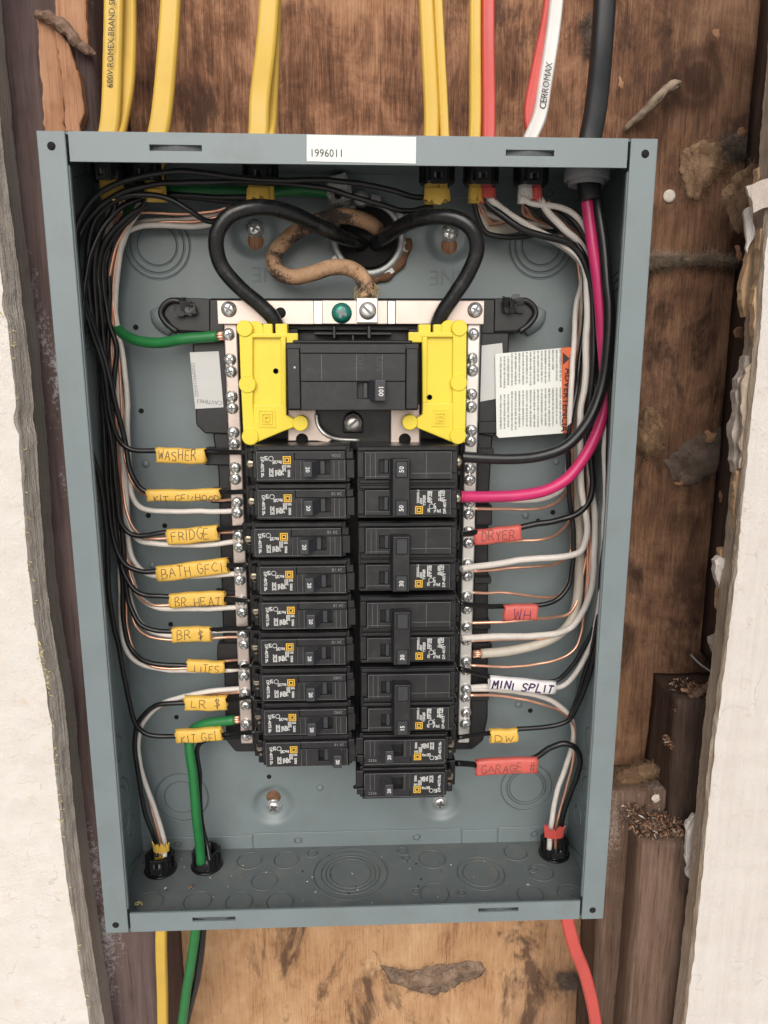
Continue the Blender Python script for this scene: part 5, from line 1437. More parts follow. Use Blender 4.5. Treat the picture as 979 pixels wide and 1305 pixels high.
# neutrals and grounds of the left side
LWH = [
 ('white wire turning right under the KIT GFI/HOOD tag', [(330, 250, .068), (300, 276, .074), (261, 286.5, .074), (202.5, 286, .074), (173, 290, .074), (154, 306, .074), (147, 330, .074), (148, 400, .074), (156, 450, .074), (163, 520, .074), (165, 590, .072), (168, 632, .068), (178, 647, .062), (199, 651, .060), (264, 652, .056), (301, 651, .053)]),
 ('white wire turning right under the FRIDGE tag', [(330, 248, .070), (290, 270, .078), (237, 279, .078), (180, 281, .078), (157, 296, .078), (141, 322, .078), (141, 380, .078), (150, 470, .078), (158, 560, .076), (160, 630, .072), (165, 668, .068), (178, 687, .062), (199, 692, .060), (264, 693, .057), (302, 690, .053)]),
 ('white wire turning right under the BATH GFCI tag', [(186, 250, .058), (176, 270, .066), (158, 300, .07), (150, 350, .072), (147, 430, .074), (152, 520, .074), (158, 600, .073), (161, 670, .070), (169, 714, .066), (187, 731, .060), (240, 734, .060), (304, 731, .053)]),
 ('white wire turning right under the BR HEAT tag', [(184, 252, .060), (168, 280, .068), (150, 330, .072), (144, 400, .076), (146, 500, .078), (152, 590, .076), (158, 680, .072), (168, 738, .068), (178, 760, .064), (199, 774, .060), (251, 776, .058), (306, 774, .053)]),
 ('white wire running into the BR outlet tag', [(143, 250, .058), (140, 290, .066), (136, 340, .074), (140, 430, .078), (146, 540, .078), (152, 640, .076), (160, 730, .070), (168, 775, .066), (181, 798, .060), (204, 808, .057), (235, 808, .057), (272, 804, TY), (308, 803, .053)]),
 ('white wire running into the LITES tag', [(141, 250, .060), (136, 300, .068), (132, 360, .078), (138, 480, .080), (146, 600, .078), (152, 690, .072), (153.5, 740, .068), (156, 806, .064), (164, 833, .060), (183, 848, .058), (211, 854, .057), (240, 855, .057), (290, 854, TY), (308, 852, .053)]),
]
for lab, pts in LWH: wire(lab, 'wire_white', RW, pts)
wire('white wire rising from the floor and arching over the LR tag', 'wire_white', RW, [(210, 1092, .055), (209, 1071, .060), (198.6, 1034, .064), (181.5, 985, .066), (176, 944, .064), (183.6, 918.6, .062), (205, 898, .060), (226.5, 889, .060), (258.7, 881, .058), (310, 877.5, .053)])
LCU = [
 ('bare copper wire beside the KIT GFI/HOOD tag', [(330, 252, .072), (283, 266, .073), (227, 274, .073), (166, 273, .073), (148, 296, .073), (140, 330, .073), (145, 391, .073), (150, 450, .073), (156, 530, .073), (159, 584, .071), (169, 617, .066), (187, 632, .060), (230, 635, .058), (283, 637, .056), (302, 636, .052)]),
 ('bare copper wire beside the FRIDGE tag', [(330, 254, .073), (261, 280.5, .076), (202.5, 283.5, .076), (165, 290, .076), (148, 318, .076), (141, 340, .076), (144, 400, .075), (152, 480, .075), (156, 570, .074), (159, 640, .070), (168, 671, .064), (182, 684, .060), (213, 686, .058), (270, 680, .057), (304, 677.6, .052)]),
 ('bare copper wire beside the BATH GFCI tag', [(152, 252, .058), (153.5, 272, .062), (139, 288, .066), (134, 330, .07), (132, 420, .072), (142, 510, .074), (152, 600, .074), (158, 690, .070), (166, 718, .064), (186, 729, .06), (240, 730, .058), (295, 720, .056), (306, 718, .052)]),
 ('bare copper wire beside the BR HEAT tag', [(188, 252, .060), (166, 280, .066), (148, 312, .069), (138, 360, .070), (136, 440, .072), (146, 550, .072), (156, 650, .072), (164, 725, .068), (178, 761, .062), (192, 770.5, .058), (220, 771, .057), (288.5, 762, TY), (307, 760.5, .052)]),
 ('bare copper wire under the BR outlet tag', [(190, 254, .062), (160, 292, .068), (146, 340, .071), (142, 420, .073), (148, 540, .073), (156, 650, .073), (164, 754, .068), (172, 796, .062), (190, 811.6, .058), (220, 815.6, .057), (272, 813, .056), (308, 812, .052)]),
 ('bare copper wire beside the LITES tag', [(146, 252, .060), (150, 275, .064), (136, 300, .069), (130, 380, .072), (140, 520, .072), (150, 660, .072), (160, 760, .068), (163, 800, .064), (172, 828, .060), (190, 846, .057), (240, 851, .055), (288.5, 842, TY), (308, 840.5, .052)]),
 ('bare copper wire rising from the floor beside the LR wires', [(206, 1090, .058), (204, 1073, .062), (194, 1034, .066), (179, 981, .068), (174, 944, .068), (184, 916, .066), (210, 898, .064), (260, 886, .062), (311, 882, .052)]),
]
for lab, pts in LCU: wire(lab, 'copper', RC, pts)
# greens
wire('thick green wire crossing to the top of the left neutral bar', 'wire_green', 0.0037, [(418, 246, .076), (384, 242, .070), (330, 245, .072), (250, 242, .072), (205, 244, .074), (165, 262, .078), (140, 300, .082), (136, 360, .083), (142, 405, .080), (153, 422, .074), (172, 433, .068), (200, 437, .064), (235, 432, .058), (278, 428.5, .054)], end=0.005)
wire('thick green wire rising from the floor to the left neutral bar', 'wire_green', 0.0037, [(256.5, 1100, .055), (255, 1080, .056), (251, 1047, .056), (246, 987, .057), (241.5, 951, .059), (244, 933, .061), (258.7, 923.5, .059), (300, 917.5, .055)], end=0.004)

# ---- right side
wire('thick pink wire bending left to the 50 amp breaker', 'wire_pink', 0.0040, [(747, 248, .046), (749, 262, .046), (755.5, 312, .044), (761.6, 353, .043), (766, 398, .043), (768, 430, .043), (771, 470, .044), (772, 505, .044), (768, 530, .043), (759, 555.7, .041), (744, 583.6, .040), (723, 609.4, .039), (697, 624.4, .038), (665, 631, .037), (622, 633, .036), (594, 633, .034), (586, 633, .033)])
wire('thick black wire bending left above the pink one', 'wire_black', 0.0038, [(760, 246, .046), (762, 262, .044), (769.8, 312, .040), (774, 361, .036), (777, 394, .034), (775.5, 438, .033), (769, 486.5, .033), (755, 527, .032), (738, 553, .032), (718.7, 570.5, .032), (686.5, 581.5, .032), (654, 584.7, .032), (610, 583.6, .033), (588, 582, .034)])
RBK = [
 ('black wire through the DRYER tag', [(618, 252, .050), (622, 258, .050), (641, 273, .048), (667.6, 291.7, .048), (696, 301, .050), (725, 309, .052), (741, 324, .053), (751, 349, .054), (755.5, 398, .054), (755, 470, .054), (753, 520, .055), (752, 560, .055), (754, 590, .055), (755, 615.8, .055), (750, 638, .055), (740, 651, .055), (723, 659.8, TY), (686.5, 667, TY), (640, 676, TY), (600, 680, .046), (586, 681, .040)]),
 ('black wire through the WH tag', [(600, 252, .054), (604, 262, .056), (610, 280, .058), (621, 296, .060), (641, 301, .062), (671.7, 300.5, .064), (704, 296, .066), (728, 302, .066), (742, 325, .066), (746, 370, .066), (744, 420, .066), (738, 464, .064), (733, 500, .056), (728, 527, .053), (724, 559, .053), (724, 597.5, .057), (726, 637, .060), (730.5, 680, .060), (730.5, 715, .060), (725, 745, .059), (712, 762, .058), (697, 769.7, TY), (670, 773, TY), (643.6, 774, TY), (611, 772, .050), (586, 769, .040)]),
 ('black wire through the MINI SPLIT tag', [(669, 252, .052), (671, 260, .054), (684, 265, .056), (712.6, 267, .058), (738, 290, .058), (755, 330, .056), (768, 390, .05), (776, 460, .042), (777, 530, .04), (775, 616, .04), (770.5, 718, .042), (763.7, 771, .045), (751, 813.7, .049), (729.4, 848, .053), (706, 868, TY), (660, 868, TY), (622, 862, .052), (586, 852, .040)]),
 ('black wire through the small DW tag', [(690, 252, .052), (692, 270, .056), (708.5, 287.6, .058), (730, 306, .058), (752, 345, .054), (770, 420, .046), (780, 500, .038), (779, 560, .036), (777, 616, .036), (773, 710, .037), (768, 795, .040), (755, 846, .046), (738, 896, .052), (727, 915.8, .055), (710, 924, TY), (658.6, 929.7, TY), (622, 934, .052), (584, 940, .040)]),
 ('black wire arching from the floor through the GARAGE tag', [(715, 1082, .052), (717, 1046, .052), (727, 1012, .052), (736, 984.4, .050), (738, 965, .050), (731.6, 952, .050), (718.7, 947.5, .051), (701.5, 954, .052), (684, 965.5, .053), (645, 975, .053), (606, 974, .050), (582, 973, .040)]),
 ('black wire hidden along the right wall behind the pink wire', [(676, 252, .056), (690, 275, .060), (722, 300, .062), (748, 335, .060), (764, 400, .054), (772, 480, .048), (774, 560, .046), (773, 640, .046), (768, 720, .046), (762, 790, .048), (748, 850, .054), (733, 900, .060), (724, 918, .062)]),
]
for lab, pts in RBK: wire(lab, 'wire_black', RB if 'DRYER' not in lab and 'GARAGE' not in lab else 0.0023, pts)
RWH = [
 ('white wire turning left under the DRYER tag', 0.0024, [(622, 250, .050), (626, 254, .048), (643, 269, .052), (665.6, 283.5, .054), (692, 298, .056), (712.6, 310, .056), (733, 323, .056), (743, 337, .056), (748, 365, .056), (750, 398, .056), (747, 438, .056), (744.7, 486.5, .056), (740, 527, .056), (740, 573, .056), (740, 616, .056), (745.5, 650, .056), (747.7, 680, .056), (740, 702, .056), (723, 709, .056), (676, 713, .055), (633, 718, .050), (588, 725, .038)]),
 ('white wire turning left under the pink wire', RW, [(606, 254, .058), (612, 266, .062), (627, 275.5, .066), (651, 281, .070), (692, 300, .074), (722, 318, .076), (743, 340, .078), (741, 365, .078), (735, 390, .078), (731, 438, .060), (728.5, 486.5, .052), (727, 545, .052), (724, 590, .060), (716, 622, .068), (700, 633, .064), (682, 637, .062), (626.5, 636, .057), (600, 637, .053)]),
 ('white wire turning left below the WH tag', 0.0024, [(686, 252, .050), (690, 256, .050), (700, 273, .052), (721, 293.7, .054), (741, 312, .058), (752, 335, .060), (757, 390, .060), (755, 480, .060), (752, 560, .060), (755, 626.5, .060), (758, 658.7, .060), (756, 718.8, .060), (753, 750, .060), (744, 779, .059), (727, 800, .058), (697, 808, .056), (654, 811.5, .050), (588, 813, .038)]),
 ('white wire running into the MINI SPLIT tag', 0.0020, [(668, 250, .050), (672, 256, .050), (682, 260, .050), (712.6, 263, .052), (733, 274, .053), (750, 296, .054), (762, 340, .052), (768, 420, .048), (771, 500, .045), (771, 560, .044), (772, 616, .044), (771, 658.7, .044), (767.5, 718.8, .045), (764, 771, .047), (755, 820, .050), (737, 854.4, .053), (718.7, 872, .055), (700, 877, .057), (622, 873.7, .056), (598.6, 876, .053)]),
]
for lab, r_, pts in RWH: wire(lab, 'wire_white', r_, pts)
wire('thick old white wire with bare strands entering the right bar', 'wire_old_white', 0.0036, [(612, 252, .062), (620, 292.7, .070), (647, 290.7, .072), (671.7, 286, .074), (698, 284, .076), (730, 298, .078), (744, 330, .078), (745, 400, .078), (740, 480, .076), (737, 560, .076), (738, 640, .074), (738, 743, .070), (732, 781, .066), (721, 801, .062), (697, 817, .059), (654, 828.7, .056), (613, 833, .053)], end=0.006)
wire('white wire rising from the floor to the right bar below MINI SPLIT', 'wire_white', 0.0021, [(700, 1082, .052), (702, 1055, .054), (710, 1014, .058), (723, 973.7, .062), (729.4, 950, .063), (731.6, 930.8, .064), (727, 913.6, .064), (710, 896.5, .062), (686.5, 885.7, .061), (665, 881.5, .060), (630, 879, .057), (599, 878, .053)])
RCU = [
 ('bare copper wire just under the pink wire', [(609, 262, .060), (615, 280, .066), (640, 286, .072), (700, 290, .080), (738, 330, .082), (736, 400, .082), (729, 470, .08), (726, 560, .078), (724, 622, .074), (714, 638, .068), (693, 647, .062), (654, 648.6, .058), (601, 648, .052)]),
 ('bare copper wire under the DRYER tag', [(612, 264, .060), (627, 283.5, .066), (651, 282, .070), (690, 284, .078), (728, 310, .081), (740, 360, .081), (734, 430, .081), (730, 520, .08), (728, 620, .078), (725, 664, .074), (712, 680, .068), (693, 687.7, .062), (664, 689, .060), (603, 690, .052)]),
 ('bare copper wire just below the DRYER circuit white wire', [(667, 258, .056), (668, 272, .062), (690, 283, .070), (730, 305, .080), (742, 350, .082), (736, 440, .082), (732, 540, .081), (729, 660, .078), (727, 704, .074), (714, 715, .068), (697, 720.4, .064), (654, 725, .058), (601, 728, .052)]),
 ('bare copper wire just above the WH tag', [(670, 262, .058), (682, 278, .066), (712, 283, .076), (738, 310, .083), (746, 360, .083), (740, 470, .083), (735, 600, .082), (729, 720, .078), (722, 746, .074), (714, 757, .070), (703.7, 761, .066), (686.5, 762, .063), (661, 758.5, .060), (633, 756, .057), (600, 755, .052)]),
 ('bare copper wire along the lower edge of the WH tag', [(694, 256, .056), (704, 276, .064), (735, 300, .074), (750, 350, .078), (752, 450, .076), (748, 560, .074), (749, 640, .072), (749, 700, .070), (744, 732, .068), (738, 762, .066), (727, 781.5, .062), (710, 786, .060), (682, 789, .054), (643.6, 793, .052), (599, 794, .051)]),
 ('bare copper wire curving between the old white wire and MINI SPLIT', [(698, 256, .056), (712, 278, .064), (742, 305, .070), (756, 370, .072), (754, 480, .070), (750, 600, .069), (750, 700, .068), (748, 743, .067), (743, 790, .066), (740, 807, .065), (733.7, 824, .064), (718.7, 837, .062), (686.5, 846, .060), (654, 849.5, .057), (599, 848, .051)]),
 ('bare copper wire hugging the white wire below the WH tag', [(696, 258, .058), (710, 280, .066), (740, 312, .072), (753, 380, .074), (751, 500, .072), (750, 620, .072), (752, 720, .070), (744, 768, .066), (729, 802, .062), (708, 812.6, .059), (676, 814, .057), (640, 815, .055), (599, 817, .051)]),
 ('bare copper wire rising from the floor to the foot of the right bar', [(708, 1082, .054), (709, 1051, .056), (718.7, 1014, .060), (730.5, 971.5, .062), (733, 946, .063), (730.5, 922, .063), (718.7, 909, .062), (697, 899.7, .060), (665, 891, .059), (633, 887, .057), (599, 886, .051)]),
]
for lab, pts in RCU: wire(lab, 'copper', RC * 1.08, pts)

# ---- service conductors
wire('thick black service cable looping left to the main breaker', 'cable_black', 0.0050, [(474, 318, .125), (468, 314, .095), (456, 309, .078), (430, 299, .062), (400, 285, .050), (374, 273, .040), (346, 265, .032), (318, 265, .027), (291, 276, .026), (276, 301, .027), (281, 336, .030), (307, 368, .033), (332, 389, .036), (349, 407, .038), (354, 424, .040)], 'cable', 'service_cable')
wire('thick black service cable looping right to the main breaker', 'cable_black', 0.0050, [(476, 316, .125), (474, 315, .095), (484, 307, .076), (508, 290, .056), (532, 280, .042), (556, 276, .032), (583, 279, .027), (602, 293, .026), (608, 317, .028), (598, 346, .031), (579, 376.6, .034), (562.6, 401, .037), (555, 422, .040)], 'cable', 'service_cable')
wire('old tan and black stained cable looping to the top strap', 'old_cable', 0.0053, [(490, 305, .120), (486, 298, .092), (474, 286, .078), (455, 278, .070), (436, 275, .066), (412, 280, .066), (384, 291.5, .070), (360, 310, .072), (348.5, 329, .072), (354, 345, .070), (372, 353, .066), (397, 348.7, .062), (422, 341, .060), (444, 341.5, .058), (460, 351, .055), (466.5, 366, .052), (468, 381, .049)], 'cable', 'service_cable')
k = B(); rr = random.Random(3)
for i in range(46):
    a = rr.uniform(0, 6.28); p = at(467, 372, .052)
    s0 = p + Vector((0.0062 * math.cos(a), 0.0062 * math.sin(a), rr.uniform(-0.003, 0.006)))
    k.tube([s0, s0 + Vector((0.002 * math.cos(a), 0.002 * math.sin(a), -0.002)), s0 + Vector((rr.uniform(-.004, .004), rr.uniform(-.003, .001), rr.uniform(-0.008, -0.003)))], 0.00022, 4)
fr = obj('frayed_braid', k, 'kraft', bpy.data.objects['service_cable.002']); fr['kind'] = 'stuff'
# printed lettering along the service cables
for pts, s_ in (((322, 380, 341, 397), 'RNWN  OO'), ((603, 345, 585, 380), '600V  3/0')):
    pass

# ---- cables outside the box: sheath from the wall to the connector and its cut end inside
def sheath(label, mat, w, th, outer, cp, dx, inner_len, inner_w=None, name='sheathed_cable', twist=None, floor=False):
    """outer: pixel points from far end to the box edge; then through the connector at cp"""
    z_edge = (-BH if floor else BH)
    sgn = -1 if floor else 1
    P = [at(px, py, Y) for px, py, Y in outer]
    P.append(Vector((cp.x + dx, cp.y + 0.001, z_edge + sgn * 0.004)))
    P.append(Vector((cp.x + dx * 0.8, cp.y, z_edge - sgn * 0.010)))
    P.append(Vector((cp.x + dx * 0.8, cp.y + 0.002, z_edge - sgn * inner_len)))
    o = obj(name, B().tube(spline(P, 8), w, 30, flat=(w, th), up=(0, -1, 0.001), lobes=0.10), mat)
    return tag(o, label, 'cable')
YO = 0.085
sheath('yellow cable with printed lettering, leftmost above the box', 'sheath_yellow', 0.0062, 0.0030, [(146, -40, YO), (144, 60, .075), (141, 150, .058)], CP[0], -0.001, 0.028)
o_rom = bpy.data.objects['sheathed_cable']
sheath('yellow cable tucked behind the lettered one, upper left', 'sheath_yellow', 0.0052, 0.0030, [(163, -40, YO + .01), (164, 50, .086), (161, 110, .074), (152, 160, .062)], CP[0], 0.004, 0.026)
sheath('yellow cable second group from the left above the box', 'sheath_yellow', 0.0066, 0.0034, [(220, -40, YO), (214, 60, .075), (205.5, 150, .058)], CP[1], 0.006, 0.028)
sheath('yellow cable above the box left of the number sticker', 'sheath_yellow', 0.0066, 0.0032, [(346, -40, YO), (340, 50, .075), (331, 130, .058), (330, 165, .055)], CP[2], -0.002, 0.028)
sheath('narrow yellow cable behind the one left of the number sticker', 'sheath_yellow', 0.0052, 0.0030, [(350, -40, YO + .012), (347, 60, .086), (343, 150, .066)], CP[2], 0.004, 0.027)
sheath('wider yellow cable of the pair right of the number sticker', 'sheath_yellow', 0.0050, 0.0034, [(541, -40, YO), (546, 60, .075), (550, 150, .058)], CP[3], -0.004, 0.028)
sheath('slimmer yellow cable of the pair right of the number sticker', 'sheath_yellow', 0.0032, 0.0036, [(556, -40, YO), (561, 60, .075), (565.5, 150, .058)], CP[3], 0.005, 0.027)
sheath('yellow cable touching the upright red cable', 'sheath_yellow', 0.0040, 0.0036, [(605.5, -40, YO), (605.5, 60, .075), (605.5, 150, .058)], CP[4], -0.0045, 0.027)
sheath('upright red cable beside a yellow cable above the box', 'sheath_red', 0.0044, 0.0036, [(622, -40, YO), (622, 60, .075), (623, 150, .058)], CP[4], 0.0045, 0.027)
sheath('slanting red cable behind the white cable above the box', 'sheath_red', 0.0040, 0.0030, [(704, -40, YO), (698, 20, .078), (684, 90, .068), (675, 150, .058)], CP[5], 0.0042, 0.027)
sheath('white cable with black lettering above the box', 'sheath_white', 0.0046, 0.0034, [(712, -40, YO), (706, 30, .072), (694, 110, .062), (687, 150, .052)], CP[5], -0.0042, 0.027)
wht = bpy.data.objects['sheathed_cable.010']
# red cable's inner end and the thick black cable through the conduit adapter
P = [at(773, -40, .085), at(767, 60, .075), at(759, 140, .056), Vector((pv.x, pv.y, BH + 0.004)), Vector((pv.x + 0.001, pv.y, BH - 0.012)), Vector((pv.x + 0.0035, pv.y - 0.001, BH - 0.026))]
tag(obj('sheathed_cable', B().tube(spline(P, 8), 0.0068, 16, flat=(0.0070, 0.0058), up=(0, -1, 0.001)), 'sheath_black'), 'thick black cable entering the box through the grey adapter', 'cable')
# below the box
sheath('yellow cable leaving the floor of the box at the left', 'sheath_yellow', 0.0046, 0.0032, [(208, 1345, .085), (207, 1260, .07), (205.5, 1205, .058)], FP[0], 0.0, 0.022, floor=True)
wire('green wire hanging below the box', 'wire_green', 0.0041, [(254, 1120, .062), (250, 1180, .060), (246, 1212, .062), (238, 1262, .072), (229, 1330, .085)], 'wire', cut=False)
wire('black wire hanging beside the green one below the box', 'wire_black', 0.0030, [(266, 1120, .064), (259, 1180, .064), (256, 1215, .066), (251, 1250, .074), (243, 1280, .082), (232, 1330, .09)], 'wire', cut=False)
sheath('red cable curving away below the right end of the box', 'sheath_red', 0.0055, 0.0032, [(765, 1360, .10), (757, 1290, .085), (745, 1240, .075), (730, 1200, .064)], FP[2], 0.001, 0.026, floor=True)
# kraft paper and torn sheath ends inside the box
def torn_end(parent_label, px, py, Y, w, h, mat, seed, rot=0.0):
    r = random.Random(seed)
    c0 = at(px, py, Y)
    k = B()
    n = 14
    LZ = [h * r.uniform(0.55, 1.0) for _ in range(n + 1)]
    for i in range(n):
        a0 = math.pi * (0.05 + 0.9 * i / n); a1 = math.pi * (0.05 + 0.9 * (i + 1) / n)
        v = []
        for a, j in ((a0, i), (a1, i + 1)):
            lz = LZ[j] * (1 if rot == 0 else -1)
            v += [(w * math.cos(a), -0.0034 * math.sin(a), 0.0), (w * 1.12 * math.cos(a), -0.0046 * math.sin(a), -lz)]
        v2 = [(x * 0.9, y * 0.8, z) for x, y, z in v]
        k.add(v + v2, [(0, 1, 3, 2), (4, 6, 7, 5), (1, 5, 7, 3), (0, 2, 6, 4)], False)
    k.xf(Matrix.Translation(c0))
    o = obj('torn_sheath_end', k, mat)
    return tag(o, parent_label, 'cable end')
torn_end('yellow torn sheath end in the dark upper left corner', 146, 246, .048, 0.0062, 0.006, 'sheath_yellow', 1)
torn_end('yellow torn sheath end inside the second connector from the left', 196, 242, .048, 0.0062, 0.006, 'sheath_yellow', 2)
torn_end('yellow torn sheath end below the connector left of the hub', 329, 240, .047, 0.0072, 0.009, 'sheath_yellow', 3)
torn_end('yellow torn sheath ends below the two-cable connector', 557, 241, .047, 0.0082, 0.011, 'sheath_yellow', 4)
torn_end('yellow torn sheath end beside the red one', 606, 240, .047, 0.0044, 0.009, 'sheath_yellow', 5)
torn_end('red torn sheath end beside the yellow one', 622, 240, .047, 0.0050, 0.008, 'sheath_red', 6)
torn_end('white torn sheath end below the rightmost connector', 670, 240, .047, 0.0046, 0.008, 'sheath_white', 7)
torn_end('narrow red torn sheath end below the rightmost connector', 684, 240, .047, 0.0034, 0.009, 'sheath_red', 8)
torn_end('yellow torn sheath end standing in the floor connector', 206, 1084, .052, 0.0062, 0.010, 'sheath_yellow', 9, 1)
torn_end('red torn sheath end standing in the right floor connector', 706, 1066, .050, 0.0078, 0.012, 'sheath_red', 10, 1)
# lettering on cables
def cable_text(parent, s_, size, mat, a, b_, Y0, Y1, lift):
    A, C = at(*a, Y0), at(*b_, Y1)
    A.y -= lift; C.y -= lift
    ang = math.atan2(-(C.z - A.z), C.x - A.x)
    o = link('lettering', text_mesh(s_, size, mat), parent, (A + C) / 2)
    d = (C - A).normalized()
    zx = Vector((0, -1, 0)); zx = (zx - d * zx.dot(d)).normalized()
    up = zx.cross(d)
    M = Matrix((d, -zx, up)).transposed()
    o.rotation_euler = M.to_euler()
    return o
cable_text(o_rom, '600V ROMEX BRAND SIM', 0.0056, 'print_black', (142, 122), (146, -14), .0640, .0812, 0.0034)
cable_text(wht, 'CERROMAX', 0.0062, 'print_black', (688.5, 150), (700, 74), .0525, .0660, 0.0042)

# ================================================================== hand-written wire tags
G = {
 'W': [[(0, 1), (.22, 0), (.5, .75), (.78, 0), (1, 1)]], 'A': [[(0, 0), (.5, 1), (1, 0)], [(.18, .38), (.82, .38)]],
 'S': [[(.95, .88), (.6, 1), (.15, .9), (.1, .65), (.5, .5), (.9, .35), (.85, .1), (.4, 0), (0, .12)]], 'H': [[(0, 1), (0, 0)], [(.9, 1), (.9, 0)], [(0, .5), (.9, .5)]],
 'E': [[(.85, 1), (0, 1), (0, 0), (.9, 0)], [(0, .52), (.7, .52)]], 'R': [[(0, 0), (0, 1), (.6, 1), (.85, .78), (.6, .52), (0, .5)], [(.35, .5), (.95, 0)]],
 'K': [[(0, 1), (0, 0)], [(.85, 1), (0, .45), (.9, 0)]], 'I': [[(.3, 1), (.3, 0)]], 'T': [[(0, 1), (1, 1)], [(.5, 1), (.5, 0)]],
 'G': [[(.95, .85), (.6, 1), (.15, .85), (0, .45), (.2, .08), (.65, 0), (.95, .2), (.95, .45), (.55, .45)]], 'F': [[(.85, 1), (0, 1), (0, 0)], [(0, .52), (.7, .52)]],
 '/': [[(0, 0), (.6, 1)]], 'O': [[(.5, 1), (.1, .8), (0, .45), (.25, .05), (.6, 0), (.95, .3), (.9, .75), (.5, 1)]], 'D': [[(0, 0), (0, 1), (.55, .95), (.95, .6), (.85, .2), (.5, 0), (0, 0)]],
 'B': [[(0, 0), (0, 1), (.6, .98), (.75, .78), (.5, .55), (0, .52)], [(.5, .55), (.9, .35), (.8, .08), (.4, 0), (0, 0)]], 'C': [[(.95, .85), (.55, 1), (.15, .8), (0, .45), (.2, .1), (.6, 0), (.95, .15)]],
 '1': [[(.3, 1), (.3, 0)]], 'L': [[(.05, 1), (0, 0), (.85, .03)]], 'Y': [[(0, 1), (.45, .5), (1, 1)], [(.45, .5), (.4, 0)]], 'M': [[(0, 0), (.12, 1), (.48, .3), (.85, 1), (1, 0)]],
 'N': [[(0, 0), (0, 1), (.85, 0), (.85, 1)]], 'P': [[(0, 0), (0, 1), (.65, .98), (.85, .75), (.6, .5), (0, .48)]],
 '$': [[(.9, .82), (.5, .9), (.15, .75), (.5, .5), (.9, .32), (.5, .1), (.05, .2)], [(.4, 1.15), (.45, -.15)], [(.65, 1.1), (.62, -.12)]],
 '#': [[(.25, -.1), (.4, 1.1)], [(.65, -.1), (.75, 1.1)], [(0, .68), (1, .72)], [(0, .28), (.95, .34)]], ' ': [],
}
NARROW = {'I': .35, '1': .35, '/': .6, ' ': .55}
def wire_tag(label, text, mat, a, c, hpx, Y, ink='ink', stroke=0.00026, th=0.62, sh=0.62, x0=0.1, x1=0.9, base=0.24, seed=1, slant=0.08, depth=0.0034, open_low=False):
    """folded tape flag round a wire: a, c = middle of its left and right ends in the photo, hpx = its height there"""
    A, C = at(*a, Y), at(*c, Y)
    d = (C - A); L = d.length; d.normalize()
    hm = (at(a[0], a[1] - hpx / 2, Y) - at(a[0], a[1] + hpx / 2, Y)).length
    fwd = Vector((0, -1, 0))
    up = fwd.cross(d).normalized() * -1
    if up.z < 0: up = -up
    t = thing('wire_tag', label, 'wire tag', (A + C) / 2)
    M = Matrix((d, -fwd, up)).transposed()
    t.rotation_euler = M.to_euler()
    r = random.Random(seed)
    n, m = 20, 14
    e = 0.5
    def sec(u, q):
        cu, su = math.cos(u), math.sin(u)
        wob = 0.00035 * math.sin(q * 5 + seed) + 0.0002 * math.sin(q * 13 + seed * 2)
        z = (hm / 2) * (abs(su) ** e) * (1 if su >= 0 else -1) + wob
        y = -depth * (abs(cu) ** 0.8) * (1 if cu >= 0 else -1)
        return y, z
    b = B()
    v = []
    for i in range(m + 1):
        q = i / m
        for k in range(n):
            y, z = sec(2 * math.pi * k / n, q)
            xx = (q - 0.5) * L
            if i in (0, m): xx += 0.0006 * math.sin(k * 1.7 + seed)
            v.append((xx, y, z))
    b.add(v, [(i * n + k, i * n + (k + 1) % n, (i + 1) * n + (k + 1) % n, (i + 1) * n + k) for i in range(m) for k in range(n)], True)
    # inner face so that the open ends show a thickness
    v2 = [(x, y * 0.8, z * 0.92) for x, y, z in v]
    b.add(v2, [(i * n + k, (i + 1) * n + k, (i + 1) * n + (k + 1) % n, i * n + (k + 1) % n) for i in range(m) for k in range(n)], True)
    o = len(v)
    for i in (0, m):
        b.add([v[i * n + k] for k in range(n)] + [v2[i * n + k] for k in range(n)], [(k, (k + 1) % n, n + (k + 1) % n, n + k) for k in range(n)])
    obj('tape', b, mat, t)
    # handwriting
    tot = sum(NARROW.get(ch, 0.85) + 0.28 for ch in text) - 0.28
    usable = L * (x1 - x0)
    cw = usable / tot
    chh = hm * sh
    x = -L / 2 + L * x0
    kb = B()
    def surf(xx, zz):
        su = max(-1, min(1, (zz) / (hm / 2)))
        s_ = abs(su) ** (1 / e)
        cu = math.sqrt(max(0.0, 1 - s_ * s_))
        return -depth * (cu ** 0.8) - stroke * 0.25
    for ch in text:
        w = NARROW.get(ch, 0.85) * cw
        jx, jz, js = r.uniform(-.08, .08) * cw, r.uniform(-.11, .11) * chh, r.uniform(0.85, 1.12)
        for st_ in G[ch]:
            pts = []
            for i in range(len(st_)):
                u, q = st_[i]
                u += r.uniform(-.08, .08); q += r.uniform(-.07, .07)
                pts.append((x + jx + (u + slant * (q - 0.5)) * w, -hm / 2 + hm * base + jz + q * chh * js))
            path = []
            for i in range(len(pts) - 1):
                for k in range(5):
                    f = k / 5
                    path.append((pts[i][0] * (1 - f) + pts[i + 1][0] * f, pts[i][1] * (1 - f) + pts[i + 1][1] * f))
            path.append(pts[-1])
            kb.tube([(px_, surf(px_, pz_), pz_) for px_, pz_ in path], stroke, 5)
        x += w + 0.28 * cw
    obj('lettering', kb, ink, t)
    return t
Yt = 0.0535
wire_tag('yellow tag reading WASHER, topmost on the left', 'WASHER', 'tag_yellow', (200, 580.5), (262, 581), 20, Yt, seed=1, x0=.07, x1=.83)
wire_tag('long yellow tag reading KIT GFI/HOOD', 'KIT GFI/HOOD', 'tag_yellow', (188, 631.5), (281, 629.5), 15, Yt, seed=2, x0=.1, x1=.99, base=-.02, sh=.55)
